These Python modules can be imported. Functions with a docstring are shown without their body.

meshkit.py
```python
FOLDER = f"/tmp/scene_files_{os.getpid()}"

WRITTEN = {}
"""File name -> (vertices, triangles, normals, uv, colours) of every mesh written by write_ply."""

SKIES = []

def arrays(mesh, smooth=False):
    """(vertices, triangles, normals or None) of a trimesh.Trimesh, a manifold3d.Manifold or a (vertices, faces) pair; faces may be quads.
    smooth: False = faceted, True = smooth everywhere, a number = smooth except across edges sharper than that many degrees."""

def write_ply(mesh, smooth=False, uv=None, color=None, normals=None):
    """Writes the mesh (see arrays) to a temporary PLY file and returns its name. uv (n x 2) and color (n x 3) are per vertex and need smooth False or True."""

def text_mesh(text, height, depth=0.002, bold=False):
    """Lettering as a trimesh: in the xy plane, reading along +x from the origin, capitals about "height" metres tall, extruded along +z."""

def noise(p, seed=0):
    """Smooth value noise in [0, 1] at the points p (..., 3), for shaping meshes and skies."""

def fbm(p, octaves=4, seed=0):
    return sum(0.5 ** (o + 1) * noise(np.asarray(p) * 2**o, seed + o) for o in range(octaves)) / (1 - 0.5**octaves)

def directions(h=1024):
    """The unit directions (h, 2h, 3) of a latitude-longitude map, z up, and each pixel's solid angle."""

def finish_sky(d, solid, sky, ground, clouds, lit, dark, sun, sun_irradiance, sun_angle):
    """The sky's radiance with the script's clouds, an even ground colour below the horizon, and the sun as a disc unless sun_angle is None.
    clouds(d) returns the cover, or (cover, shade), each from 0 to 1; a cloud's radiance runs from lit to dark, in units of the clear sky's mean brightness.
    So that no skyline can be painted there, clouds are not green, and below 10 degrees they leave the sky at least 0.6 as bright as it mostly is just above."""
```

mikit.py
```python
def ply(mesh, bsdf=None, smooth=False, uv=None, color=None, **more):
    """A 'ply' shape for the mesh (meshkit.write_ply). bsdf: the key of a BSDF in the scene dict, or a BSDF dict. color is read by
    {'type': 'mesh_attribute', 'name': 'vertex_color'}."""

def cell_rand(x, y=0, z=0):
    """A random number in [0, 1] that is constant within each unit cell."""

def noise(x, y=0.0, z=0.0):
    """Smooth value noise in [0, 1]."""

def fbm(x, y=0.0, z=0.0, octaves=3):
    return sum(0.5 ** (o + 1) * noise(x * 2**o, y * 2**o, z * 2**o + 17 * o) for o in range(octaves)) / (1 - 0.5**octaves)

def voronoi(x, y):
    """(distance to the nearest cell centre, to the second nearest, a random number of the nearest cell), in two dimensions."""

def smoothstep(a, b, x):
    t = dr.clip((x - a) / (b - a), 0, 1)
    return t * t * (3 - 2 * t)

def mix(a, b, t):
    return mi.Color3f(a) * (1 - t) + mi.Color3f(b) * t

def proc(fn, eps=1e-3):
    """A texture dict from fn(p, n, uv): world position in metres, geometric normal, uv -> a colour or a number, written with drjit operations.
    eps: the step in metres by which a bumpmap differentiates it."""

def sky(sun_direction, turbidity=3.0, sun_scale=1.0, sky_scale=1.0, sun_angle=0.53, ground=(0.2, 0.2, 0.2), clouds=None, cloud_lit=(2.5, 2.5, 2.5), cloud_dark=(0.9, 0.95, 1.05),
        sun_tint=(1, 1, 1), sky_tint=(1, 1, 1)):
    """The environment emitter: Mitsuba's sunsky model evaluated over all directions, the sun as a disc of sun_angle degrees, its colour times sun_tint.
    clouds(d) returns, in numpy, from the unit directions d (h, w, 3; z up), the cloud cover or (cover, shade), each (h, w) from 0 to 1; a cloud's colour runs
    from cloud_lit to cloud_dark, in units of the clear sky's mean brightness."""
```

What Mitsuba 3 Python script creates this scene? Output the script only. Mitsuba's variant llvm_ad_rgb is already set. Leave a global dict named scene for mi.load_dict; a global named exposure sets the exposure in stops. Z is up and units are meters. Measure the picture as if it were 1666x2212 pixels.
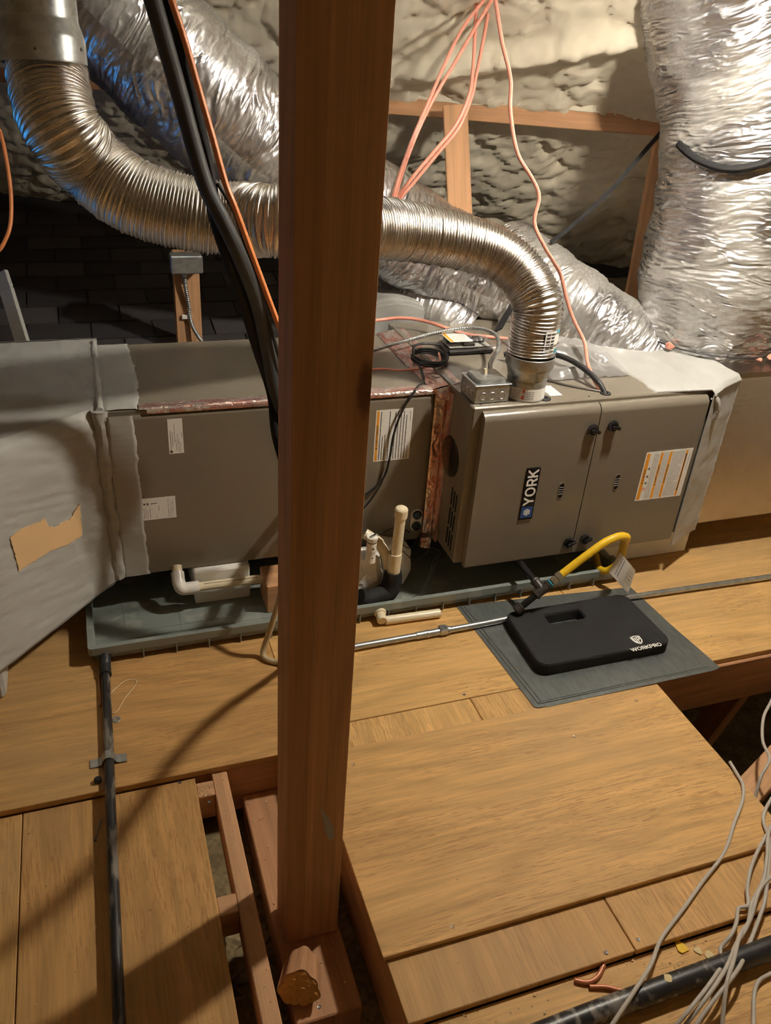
import math, numpy as np, trimesh, manifold3d as m3, mitsuba as mi, drjit as dr
import mikit, meshkit
from mikit import noise, fbm, voronoi, cell_rand, smoothstep, mix, proc
from scipy.spatial import cKDTree
from shapely.geometry import Polygon, box as sbox
T = mi.ScalarTransform4f
scene, labels = {}, {}
# ---------------------------------------------------------------- camera, light, exposure
scene['camera'] = {'type': 'perspective', 'fov': 49.987, 'fov_axis': 'x', 'near_clip': .02,
    'to_world': T().look_at(origin=[-.99202, -1.93, 1.613], target=[-.682392, -1.128408, 1.101549], up=[.109912, .504105, .856620])}
LAMP = (.58, -.31, 1.90)        # the bare bulb over the furnace
LAMP_RADIANCE = (205, 187, 158)
LAMP2 = (-.52, .34, 2.04)       # a second bulb behind the ducts, lighting the foam
LAMP2_RADIANCE = (17, 16.6, 15.4)
LAMP2_AIM = (.25, .8, -.5)
exposure = 2.65

# ---------------------------------------------------------------- helpers
rng = np.random.default_rng(7)
A = np.array
def key(name, parent=None):
    k = name if parent is None else parent + '__' + name
    if k not in scene and k not in labels and not any(x.startswith(k + '__') for x in scene): return k
    i = 1
    while f'{k}_{i:03d}' in scene or f'{k}_{i:03d}' in labels: i += 1
    return f'{k}_{i:03d}'
def obj(name, mesh, mat, parent=None, smooth=False, uv=None, color=None, label=None, kind=None):
    k = key(name, parent)
    if isinstance(mesh, tuple) and len(mesh) == 3: uv = mesh[2]; mesh = mesh[:2]
    if uv is not None and smooth not in (True, False): smooth = True
    scene[k] = mikit.ply(mesh, mat, smooth=smooth, uv=uv, color=color)
    l = {}
    if label: l['label'] = label
    if kind or (parent and ('print' in name or name in ('lettering', 'label_icons'))): l['kind'] = kind or 'stuff'
    if l: labels[k] = l
    return k
def thing(name, label, cat, group=None):
    k = key(name); labels[k] = {'label': label, 'category': cat}
    if group: labels[k]['group'] = group
    return k
def one(name, mesh, mat, label, cat, group=None, **kw):
    k = obj(name, mesh, mat, **kw); labels[k] = {'label': label, 'category': cat}
    if group: labels[k]['group'] = group
    return k
def joinm(ms):
    V, F, U, n = [], [], [], 0
    for m in ms:
        v, f = (m[0], m[1]) if isinstance(m, tuple) else (m.vertices, m.faces)
        v = A(v, float); f = A(f, int)
        if f.shape[1] == 4: f = np.vstack([f[:, [0, 1, 2]], f[:, [0, 2, 3]]])
        V.append(v); F.append(f + n); n += len(v)
        U.append(m[2] if isinstance(m, tuple) and len(m) == 3 else np.zeros((len(v), 2)))
    return np.vstack(V), np.vstack(F), np.vstack(U)
def J(ms): v, f, _ = joinm(ms); return v, f
def hull(pts): return trimesh.convex.convex_hull(A(pts, float))
def bx(x0, x1, y0, y1, z0, z1, b=.002):
    """axis-aligned box with chamfered edges"""
    b = min(b, (x1-x0)/3, (y1-y0)/3, (z1-z0)/3); P = []
    for sx in (0, 1):
        for sy in (0, 1):
            for sz in (0, 1):
                c = A([x1 if sx else x0, y1 if sy else y0, z1 if sz else z0]); d = A([1-2*sx, 1-2*sy, 1-2*sz])*b
                for k in range(3):
                    e = d.copy(); e[k] = 0; P.append(c + e)
    return hull(P)
def xf(mesh, R=np.eye(3), t=(0, 0, 0)):
    v, f = (mesh[0], mesh[1]) if isinstance(mesh, tuple) else (mesh.vertices, mesh.faces)
    r = (A(v) @ A(R).T + A(t), f)
    return r + (mesh[2],) if isinstance(mesh, tuple) and len(mesh) == 3 else r
def rot(axis, deg):
    return trimesh.transformations.rotation_matrix(math.radians(deg), axis)[:3, :3]
WSEED = [0]
def wood(size, b=.0025, R=np.eye(3), t=(0, 0, 0), grain=None):
    """centred timber box with grain uv: u along its length in metres, v across (+10 per piece)"""
    s = A(size)/2; m = bx(-s[0], s[0], -s[1], s[1], -s[2], s[2], b)
    v = m.vertices[m.faces].reshape(-1, 3); f = np.arange(len(v)).reshape(-1, 3)
    n = np.repeat(m.face_normals, 3, 0); g = int(np.argmax(size)) if grain is None else grain
    o = [k for k in range(3) if k != g]; WSEED[0] += 1; sd = WSEED[0]
    across = np.where(np.abs(n[:, o[0]]) > np.abs(n[:, o[1]]), v[:, o[1]] + .3, v[:, o[0]])
    end = np.abs(n[:, g]) > .8
    u = np.where(end, v[:, o[0]]*.25, v[:, g]) + sd*1.37
    return xf((v, f, np.stack([u, across + 1 + sd*10.0], 1)), R, t)
def wbx(x0, x1, y0, y1, z0, z1, b=.0025, grain=None):
    return wood((x1-x0, y1-y0, z1-z0), b, t=((x0+x1)/2, (y0+y1)/2, (z0+z1)/2), grain=grain)
def beam(p, q, w, h, up=(0, 0, 1), b=.0025):
    """timber from p to q, w wide (sideways), h deep (along up)"""
    p, q = A(p, float), A(q, float); d = q-p; L = np.linalg.norm(d); d /= L
    s = np.cross(d, up); s /= np.linalg.norm(s); u = np.cross(s, d)
    return wood((L, w, h), b, R=np.stack([d, s, u], 1), t=(p+q)/2)
def spl(pts, n):
    """Catmull-Rom through the points, n samples evenly along the arc"""
    P = A(pts, float); P = np.vstack([2*P[0]-P[1], P, 2*P[-1]-P[-2]]); out = []
    for i in range(1, len(P)-2):
        t = np.linspace(0, 1, 24, endpoint=False)[:, None]; a, b, c, d = P[i-1:i+3]
        out.append(.5*(2*b+(c-a)*t+(2*a-5*b+4*c-d)*t*t+(3*b-a-3*c+d)*t**3))
    Q = np.vstack(out+[P[-2:-1]]); s = np.r_[0, np.cumsum(np.linalg.norm(np.diff(Q, axis=0), axis=1))]
    return np.stack([np.interp(np.linspace(0, s[-1], n), s, Q[:, k]) for k in range(Q.shape[1])], 1)
def frames(p):
    t = np.gradient(p, axis=0); t /= np.linalg.norm(t, axis=1, keepdims=True)
    a = np.cross(t[0], [0, 0, 1] if abs(t[0][2]) < .9 else [1, 0, 0]); a /= np.linalg.norm(a); Aa = [a]
    for i in range(1, len(p)):
        a = Aa[-1] - t[i]*(Aa[-1] @ t[i]); Aa.append(a/np.linalg.norm(a))
    Aa = A(Aa); return t, Aa, np.cross(t, Aa)
def tube(p, r, sides=12, caps=True, rad=None):
    """sweep: r radius (number or per point); rad(s, ang) optional extra radius (grid). uv = (along, around) in metres"""
    p = A(p, float); n = len(p); t, a, b = frames(p); r = np.broadcast_to(r, (n,)).astype(float)
    ang = np.arange(sides+1)*2*np.pi/sides; s = np.r_[0, np.cumsum(np.linalg.norm(np.diff(p, axis=0), axis=1))]
    R = r[:, None] + (rad(s[:, None], ang[None]) if rad else 0)
    R = np.broadcast_to(R, (n, sides+1)).copy(); R[:, -1] = R[:, 0]
    v = p[:, None] + R[..., None]*(np.cos(ang)[None, :, None]*a[:, None] + np.sin(ang)[None, :, None]*b[:, None])
    uv = np.stack(np.broadcast_arrays(s[:, None], ang[None]*r.mean()), -1)
    i, j = np.meshgrid(np.arange(n-1), np.arange(sides), indexing='ij'); w = sides+1
    q = np.stack([i*w+j, i*w+j+1, (i+1)*w+j+1, (i+1)*w+j], -1).reshape(-1, 4)
    f = np.vstack([q[:, [0, 1, 2]], q[:, [0, 2, 3]]]); v = v.reshape(-1, 3); uv = uv.reshape(-1, 2)
    if caps:
        for e, fl in ((0, 1), (n-1, 0)):
            k = len(v); ring = v[e*w:(e+1)*w-1]
            v = np.vstack([v, ring, ring.mean(0)]); uv = np.vstack([uv, np.zeros((sides+1, 2))])
            jj = np.arange(sides); tri = np.stack([k+jj, k+(jj+1) % sides, np.full(sides, k+sides)], 1)
            f = np.vstack([f, tri[:, ::-1] if fl else tri])
    return v, f, uv
def cable(pts, r, n=60, sides=8): return tube(spl(pts, n), r, sides)
def lathe(prof, c=(0, 0, 0), axis=(0, 0, 1), sides=40):
    """profile [(radius, height)] turned about axis through c"""
    P = A(prof, float); z = A(axis, float); z /= np.linalg.norm(z)
    x = np.cross(z, [0, 0, 1] if abs(z[2]) < .9 else [1, 0, 0]); x /= np.linalg.norm(x); y = np.cross(z, x)
    ang = np.arange(sides)*2*np.pi/sides
    v = (P[:, None, :1]*(np.cos(ang)[None, :, None]*x+np.sin(ang)[None, :, None]*y) + P[:, None, 1:]*z).reshape(-1, 3)+A(c)
    i, j = np.meshgrid(np.arange(len(P)-1), np.arange(sides), indexing='ij')
    q = np.stack([i*sides+j, i*sides+(j+1) % sides, (i+1)*sides+(j+1) % sides, (i+1)*sides+j], -1).reshape(-1, 4)
    return v, np.vstack([q[:, [0, 1, 2]], q[:, [0, 2, 3]]])
def cyl(p, q, r, sides=24, ch=.0015):
    p, q = A(p, float), A(q, float); L = np.linalg.norm(q-p); ch = min(ch, r/2, L/3)
    return lathe([(1e-5, 0), (r-ch, 0), (r, ch), (r, L-ch), (r-ch, L), (1e-5, L)], p, q-p, sides)
def prism(poly, h, b=0.0):
    """shapely polygon in xy extruded along z by h, with a bevelled top rim"""
    if hasattr(poly, 'geoms'): return J([prism(g, h, b) for g in poly.geoms if g.geom_type == 'Polygon'])
    if b:
        a = trimesh.creation.extrude_polygon(poly, h-b, engine='earcut')
        ins = poly.buffer(-b); t = trimesh.creation.extrude_polygon(ins, h, engine='earcut')
        mid = poly.buffer(-b*.4); c = trimesh.creation.extrude_polygon(mid, h-b*.4, engine='earcut')
        mm = [m3.Manifold(m3.Mesh(np.float32(x.vertices), np.uint32(x.faces))) for x in (a, c, t)]
        r = (mm[0]+mm[1]+mm[2]).to_mesh(); return r.vert_properties[:, :3], r.tri_verts
    m = trimesh.creation.extrude_polygon(poly, h, engine='earcut'); return m.vertices, m.faces
def grid(P):
    """(n, m, 3) array of points -> mesh"""
    n, m = P.shape[:2]; i, j = np.meshgrid(np.arange(n-1), np.arange(m-1), indexing='ij')
    q = np.stack([i*m+j, (i+1)*m+j, (i+1)*m+j+1, i*m+j+1], -1).reshape(-1, 4)
    return P.reshape(-1, 3), np.vstack([q[:, [0, 1, 2]], q[:, [0, 2, 3]]])
def plane(o, x, y, z=None):
    """frame for flat things: R maps local xyz to world, t = origin"""
    x, y = A(x, float), A(y, float); x /= np.linalg.norm(x); y -= x*(x@y); y /= np.linalg.norm(y)
    return np.stack([x, y, np.cross(x, y)], 1), A(o, float)
def quadsheet(w, h, th=.0004): return prism(sbox(0, 0, w, h), th)
def rects(L, z0, th): return J([prism(sbox(*r), th) for r in L]) if z0 == 0 else xf(J([prism(sbox(*r), th) for r in L]), t=(0, 0, z0))

# ---------------------------------------------------------------- materials (albedo only)
def two(d): return {'type': 'twosided', 'bsdf': d}
def pr(c, rough=.5, spec=.5, metal=0., **k):
    c = {'type': 'rgb', 'value': list(c)} if isinstance(c, tuple) else c
    return two({'type': 'principled', 'base_color': c, 'roughness': rough, 'specular': spec, 'metallic': metal, **k})
def f_lumber(p, n, uv):
    u, v = uv.x, uv.y; pid = dr.floor(v*.1); tone = cell_rand(pid, 3., 1.); w = v - pid*10
    wav = fbm(u*.9+pid*7.1, w*3+pid, 0., 2)
    ring = dr.sin((w*34+wav*9+pid*2.3)*3.1)*.5+.5
    fib = noise(u*9+pid, w*420, pid); fib2 = noise(u*2.2, w*120, 5.+pid)
    kd, k2, kr = voronoi(u*1.7+pid*.37, w*5.5+pid*.61)
    knot = (1-smoothstep(.05, .10, kd+.012*noise(u*160, w*160)))*dr.select(kr > .62, 1., 0.)
    halo = (1-smoothstep(.08, .22, kd))*dr.select(kr > .62, 1., 0.)
    c = mix((.47, .245, .125), (.57, .325, .17), tone)
    c = c*(1-.12*ring*ring)*(.90+.16*fib)*(.90+.18*fib2)
    c = mix(c, (.36, .17, .07), .55*halo); return mix(c, (.14, .055, .022), .85*knot)
def f_ply(p, n, uv):
    u, v = uv.x, uv.y; pid = dr.floor(v*.1); tone = cell_rand(pid, 9., 2.); w = v - pid*10 + pid*.77; u = u + pid*3.1
    x, y = u + .13*noise(u*3, w*9, 1.), w + .02*noise(u*2.3, w*6, 2.) + .004*noise(u*11, w*30, 3.)
    big = fbm(x*1.3, y*4, 1., 3); st = fbm(x*5, y*90, pid, 3); st2 = fbm(x*14, y*260, 4., 2)
    fleck = smoothstep(.54, .72, fbm(x*32, y*430, 7., 3))*smoothstep(.38, .62, fbm(x*3.1, y*9, pid, 3))
    cath = dr.sin((y*30+big*12)*2.2+u)*.5+.5
    c = mix((.55, .31, .115), (.66, .40, .15), tone)
    c = c*(.78+.30*st)*(.86+.24*st2)*(1-.13*cath*cath)
    c = mix(c, (.34, .165, .06), .6*fleck)
    kd, k2, kr = voronoi(x*1.15, y*2.3)
    pt = (1-smoothstep(.10, .14, kd+.02*noise(u*60, w*60)))*dr.select(kr > .86, 1., 0.)
    c = mix(c, (.42, .22, .08), .4*pt)
    sd, s2, sr = voronoi(u*26, w*26); c = mix(c, (.13, .075, .04), .75*(1-smoothstep(.02, .05+.06*(sr-.95)*20, sd+.03*noise(u*300, w*300)))*dr.select(sr > .95, 1., 0.))
    dirt = smoothstep(.5, .8, fbm(u*3+9, w*3, pid, 3)); return mix(c, (.38, .25, .13), .35*dirt)
scene['lumber'] = pr(proc(f_lumber), .62, .25)
scene['plywood'] = pr(proc(f_ply), .6, .25)
def f_foam(p, n, uv):
    b = fbm(p.x*2.2, p.y*2.2, p.z*2.2, 3); s = noise(p.x*40, p.y*40, p.z*40)
    c = mix((.72, .65, .50), (.80, .74, .60), b); return c*(.93+.1*s)
scene['spray_foam'] = pr(proc(f_foam), .8, .15)
def f_wrinkle(p, n, uv):
    u, v = uv.x, uv.y; w = fbm(u*14, v*7, 1., 2)
    a = noise(u*95+w*6, v*13+w*5, 0.); b = noise(u*210, v*40+w*6, 4.); c = noise(u*30+w*3, v*30, 8.)
    return .0040*(1-dr.abs(2*a-1))+.0016*b+.0026*c
def f_dust(p, n, uv):
    u, v = uv.x, uv.y; a = fbm(u*4.5, v*4.5, 2., 3); s = noise(u*260, v*160, 1.)
    return dr.clip(smoothstep(.46, .70, a)*.5+.04+smoothstep(.55, .75, s)*.16*smoothstep(.40, .55, a), 0, .7)
foil_c = {'type': 'roughconductor', 'material': 'Al', 'alpha': .11, 'distribution': 'ggx', 'specular_reflectance': {'type': 'rgb', 'value': [.74, .74, .76]}}
scene['duct_foil'] = {'type': 'blendbsdf', 'weight': proc(f_dust),
    'a': two({'type': 'bumpmap', 'arbitrary': proc(f_wrinkle, 2e-3), 'scale': 1.0, 'bsdf': foil_c}),
    'b': two({'type': 'bumpmap', 'arbitrary': proc(f_wrinkle, 2e-3), 'scale': 1.0, 'bsdf': {'type': 'principled', 'base_color': {'type': 'rgb', 'value': [.40, .39, .36]}, 'roughness': .5}})}
def f_board(p, n, uv):
    w = noise(p.x*2, p.y*2, p.z*6); l = noise(p.x*3, p.y*3, p.z*130+w*6)
    return .0004*l+.0025*fbm(p.x*2.5, p.y*2.5, p.z*3, 2)
scene['foil_board'] = two({'type': 'bumpmap', 'arbitrary': proc(f_board, 2e-3), 'scale': 1.0, 'bsdf': {'type': 'roughconductor', 'material': 'Al', 'alpha': .17, 'specular_reflectance': {'type': 'rgb', 'value': [.62, .58, .55]}}})
scene['aluminium'] = two({'type': 'roughconductor', 'material': 'Al', 'alpha': .16, 'specular_reflectance': {'type': 'rgb', 'value': [.80, .78, .74]}})
def f_galv(p, n, uv):
    a = cell_rand(p.x*70+noise(p.x*25, p.y*25, p.z*25)*2, p.y*70, p.z*70); b = fbm(p.x*30, p.y*30, p.z*30, 3)
    return mi.Color3f(.46, .48, .48)*(.75+.25*a+.25*b)
scene['galvanised'] = pr(proc(f_galv), .34, .5, .85)
def f_sheet(p, n, uv):
    b = fbm(p.x*9, p.y*9, 1., 4); s = noise(p.x*160, p.y*40, 3.)
    return mix((.15, .168, .166), (.215, .232, .226), b)*(.9+.2*s)
scene['sheet_steel'] = pr(proc(f_sheet), .32, .5, .6)
scene['taupe_paint'] = pr((.176, .153, .118), .26, .5, 0., clearcoat=.45, clearcoat_gloss=.92)
def f_mastic(p, n, uv):
    b = fbm(p.x*6, p.y*6, p.z*6, 3); s = noise(p.x*18, p.y*18, p.z*120)
    return mix((.33, .325, .305), (.43, .43, .415), b)*(.93+.12*s)
scene['mastic'] = pr(proc(f_mastic), .5, .35)
scene['duct_tan'] = pr((.66, .44, .23), .6, .3)
def f_pan(p, n, uv):
    b = fbm(p.x*7, p.y*7, p.z*7, 4); s = smoothstep(.55, .7, fbm(p.x*16, p.y*26, 5., 3))
    return mix(mix((.17, .20, .185), (.235, .265, .245), b), (.34, .345, .30), .45*s)
scene['pan_plastic'] = pr(proc(f_pan), .38, .5)
scene['pvc_cream'] = pr((.74, .65, .46), .35, .5)
scene['pvc_white'] = pr((.80, .78, .72), .3, .5)
scene['polystyrene'] = pr((.78, .76, .71), .8, .2)
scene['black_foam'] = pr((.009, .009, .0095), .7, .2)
scene['black_plastic'] = pr((.006, .006, .0065), .16, .35)
scene['black_rubber'] = pr((.016, .016, .017), .5, .4)
def f_tubeinsul(p, n, uv):
    s = noise(p.x*120, p.y*120, p.z*60); return mi.Color3f(.030, .032, .033)*(.8+.5*s)
scene['pipe_insulation'] = pr((.030, .032, .033), .55, .45)
def f_dustypipe(p, n, uv):
    s = fbm(p.x*55, p.y*14, p.z*55, 4); return mix((.012, .012, .013), (.16, .145, .125), smoothstep(.5, .72, s))
scene['dusty_black'] = pr(proc(f_dustypipe), .38, .5)
scene['black_iron'] = pr((.045, .04, .036), .42, .5, .35)
scene['brass'] = pr((.66, .61, .48), .28, .5, .9)
scene['yellow'] = pr((.72, .46, .02), .42, .4)
scene['orange_cable'] = pr((.72, .25, .085), .38, .5)
scene['pink_cable'] = pr((.76, .32, .23), .42, .5)
scene['grey_cable'] = pr((.42, .38, .33), .5, .4)
scene['tan_cable'] = pr((.45, .36, .22), .45, .4)
scene['copper'] = pr((.50, .20, .11), .45, .5, .4)
scene['paper'] = pr((.74, .73, .69), .5, .35)
scene['ink'] = pr((.05, .05, .055), .6, .3)
scene['grey_ink'] = pr((.34, .34, .33), .6, .3)
scene['orange_ink'] = pr((.78, .34, .03), .5, .3)
scene['blue_ink'] = pr((.02, .07, .26), .3, .5)
scene['red_ink'] = pr((.62, .07, .04), .5, .3)
scene['teal_ink'] = pr((.03, .30, .40), .5, .3)
scene['white_ink'] = pr((.78, .77, .73), .4, .4)
def f_redtape(p, n, uv):
    u, v = uv.x, uv.y; row = dr.floor(v*210); fr = dr.abs(v*210-row-.5); inrow = 1-smoothstep(.22, .40, fr)
    let = smoothstep(.36, .56, noise(u*520, row*13.1, 1.)); word = smoothstep(.30, .40, noise(u*60, row*7.7, 3.)); big = smoothstep(.42, .62, fbm(u*26, v*90, 5., 3))
    r = dr.clip(inrow*let*word*.8 + .6*big, 0, 1)*.85
    return mix((.74, .67, .62), (.50, .13, .085), r)
def f_tapebump(p, n, uv):
    u, v = uv.x, uv.y; w = fbm(u*25, v*25, 1., 2); return .0016*(1-dr.abs(2*noise(u*45+w*5, v*80+w*5, 1.)-1))+.0010*noise(u*130, v*130, 2.)
scene['red_foil_tape'] = two({'type': 'bumpmap', 'arbitrary': proc(f_tapebump, 2e-3), 'scale': 1.0, 'bsdf': {'type': 'principled', 'base_color': proc(f_redtape), 'metallic': .75, 'roughness': .24}})
scene['clear_plastic'] = {'type': 'thindielectric', 'int_ior': 1.45}
scene['bag_film'] = {'type': 'principledthin', 'base_color': {'type': 'rgb', 'value': [.92, .92, .92]}, 'roughness': .13, 'spec_trans': .72, 'diff_trans': .7, 'eta': 1.5}
scene['shingle'] = pr((.046, .042, .043), .85, .2)
scene['shingle_b'] = pr((.032, .029, .030), .85, .2)
scene['shingle_c'] = pr((.056, .051, .051), .85, .2)
def f_lath(p, n, uv):
    b = fbm(p.x*14, p.y*14, 1., 4); s = noise(p.x*120, p.y*120, 2.); return mix((.16, .115, .06), (.34, .26, .14), b)*(.7+.5*s)
scene['lath_dirt'] = pr(proc(f_lath), .9, .1)
scene['old_board'] = pr(proc(f_ply), .7, .2)
scene['shade_white'] = pr((.75, .75, .72), .5, .3)
scene['crumb'] = pr((.62, .50, .28), .8, .2)
scene['leaf_yellow'] = pr((.75, .48, .03), .6, .3)
scene['steel_dark'] = pr((.16, .15, .14), .4, .5, .8)
scene['log_end'] = pr((.62, .34, .10), .7, .2)
scene['bulb_glass'] = pr((.8, .8, .8), .4, .5)

# ---------------------------------------------------------------- the attic shell
E_ = A([.9326, -.3610, 0.]); NH = A([-.3610, -.9326, 0.]); ZZ = A([0, 0, 1.]); P0 = A([.175, 1.30, 1.40]); TAN = .88
def roof(t, d): return P0 + t[..., None]*E_ + d[..., None]*NH + (d*TAN)[..., None]*ZZ
rn = NH*-TAN + ZZ; rn = -rn/np.linalg.norm(rn)      # towards the room
def foam_patch(t0, t1, d0, d1, step, amp=1.0):
    t, d = np.meshgrid(np.arange(t0, t1+1e-6, step), np.arange(d0, d1+1e-6, step), indexing='ij'); P = roof(t, d)
    w1, w2 = meshkit.fbm(P*6, 3, 11)-.5, meshkit.fbm(P*6+9, 3, 12)-.5; h = .07*(meshkit.fbm(P*1.7, 2, 5)-.5)
    g = np.random.default_rng(5)
    for sp_, am, an in ((.085, .034, 1.5), (.040, .017, 1.35), (.020, .006, 1.1)):
        n_ = int((t1-t0)*(d1-d0)*1.33/sp_**2*an*1.1); cs = np.stack([g.uniform(t0, t1, n_)/an, g.uniform(d0, d1, n_)*1.33], 1); rr_ = g.uniform(.6, 1.25, n_)
        dist, ix = cKDTree(cs).query(np.stack([(t+.10*w1*sp_/.04)/an, (d+.10*w2*sp_/.04)*1.33], -1).reshape(-1, 2), k=3)
        h = h + (am*np.max(rr_[ix]*np.sqrt(np.clip(1-(dist/(sp_*.95*rr_[ix]))**2, 0, 1)), axis=1)).reshape(t.shape)
    h = h + .004*(meshkit.fbm(P*60, 2, 9)-.5) - .025
    ridge = np.exp(-((d-(.10+.28*(t-.05)))/.035)**2)*(t > -.05)*.05
    return P + ((h*amp + ridge)[..., None])*rn
obj('ceiling', grid(foam_patch(-2.0, 1.9, -1.05, 1.35, .0115)), 'spray_foam', smooth=True, kind='structure', label='cream spray foam insulation on the sloping roof deck')
t, d = np.meshgrid(np.linspace(-3.2, 3.2, 40), np.linspace(-1.3, 2.6, 40), indexing='ij'); G = roof(t, d) - .06*rn
obj('ceiling', grid(G), 'spray_foam', smooth=True, kind='structure')
d2 = np.linspace(0, 4.6, 30); t2 = np.linspace(-3.2, 3.2, 30); t, dd = np.meshgrid(t2, d2, indexing='ij')
G = roof(t*1, 0*t+2.55) + dd[..., None]*(NH*.75 - ZZ*.66)
obj('ceiling', grid(G + .05*(meshkit.fbm(G*4, 3, 2)-.5)[..., None]*ZZ), 'spray_foam', smooth=True, kind='structure')
for nm, tt in (('wall_left', -3.1), ('wall_right', 3.1)):
    d, z = np.meshgrid(np.linspace(-1.5, 6.5, 30), np.linspace(-.4, 3.9, 20), indexing='ij')
    G = A([P0[0], P0[1], 0]) + tt*E_ + d[..., None]*NH + z[..., None]*ZZ
    obj(nm, grid(G + .08*(meshkit.fbm(G*3, 3, 4)-.5)[..., None]*E_), 'spray_foam', smooth=True, kind='structure')

# the floor: subfloor, joists, deck sheets
FL = obj('floor', bx(-3, .40, -5, 3.2, -.30, -.22), 'lath_dirt', kind='structure', label='dusty lath and plaster below the attic joists')
obj('lower_lath', bx(.40, 3.2, -5, 3.2, -1.75, -1.65), 'lath_dirt', FL)
obj('lower_side', bx(.385, .40, -5, 3.2, -1.70, -.22), 'lath_dirt', FL)
def sheet(x0, x1, y0, y1, z, th=.018, g=0): return obj('plywood_sheet', wbx(x0, x1, y0, y1, z-th, z, .0015, g), 'plywood', FL)
sheet(-2.9, -1.0775, -.476, .9, -.0004); sheet(-1.0765, -.601, -.476, .9, 0); sheet(-.5995, .40, -.412, .9, 0); sheet(.402, 2.6, -.455, .9, -.0005)
sheet(-1.268, -.877, -1.9, -.479, -.019, g=1); sheet(-2.6, -1.270, -2.4, -.479, -.0195, g=1)
sheet(-.577, -.0755, -1.184, -1.03, -.001, .017, g=1); sheet(-.0735, .80, -1.184, -1.03, 0, .017, g=1)
sheet(-.5995, -.1105, -.60, -.4135, -.001, .017, g=1); sheet(-.1085, .399, -.60, -.4135, -.0005, .017, g=1)
obj('plywood_sheet', wbx(-.62, 2.4, -2.3, -1.186, -.037, -.019, .0015, 0), 'plywood', FL)
obj('rim_joist', wbx(-2.9, 2.6, -.466, -.428, -.185, -.019, .003), 'lumber', FL)
obj('joist', wbx(-.836, -.799, -2.0, -.468, -.115, -.020, .002), 'lumber', FL)
obj('joist', wbx(-.915, -.878, -2.0, -.468, -.13, -.039, .002), 'lumber', FL)
obj('joist', wbx(-.760, -.620, -1.062, -.468, -.22, -.132, .003), 'lumber', FL)
obj('joist', wbx(-.573, -.54, -2.0, -.60, -.20, -.019, .002), 'lumber', FL)
obj('joist', wbx(.405, .443, -1.19, -.468, -.20, -.019, .002), 'lumber', FL)
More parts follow.
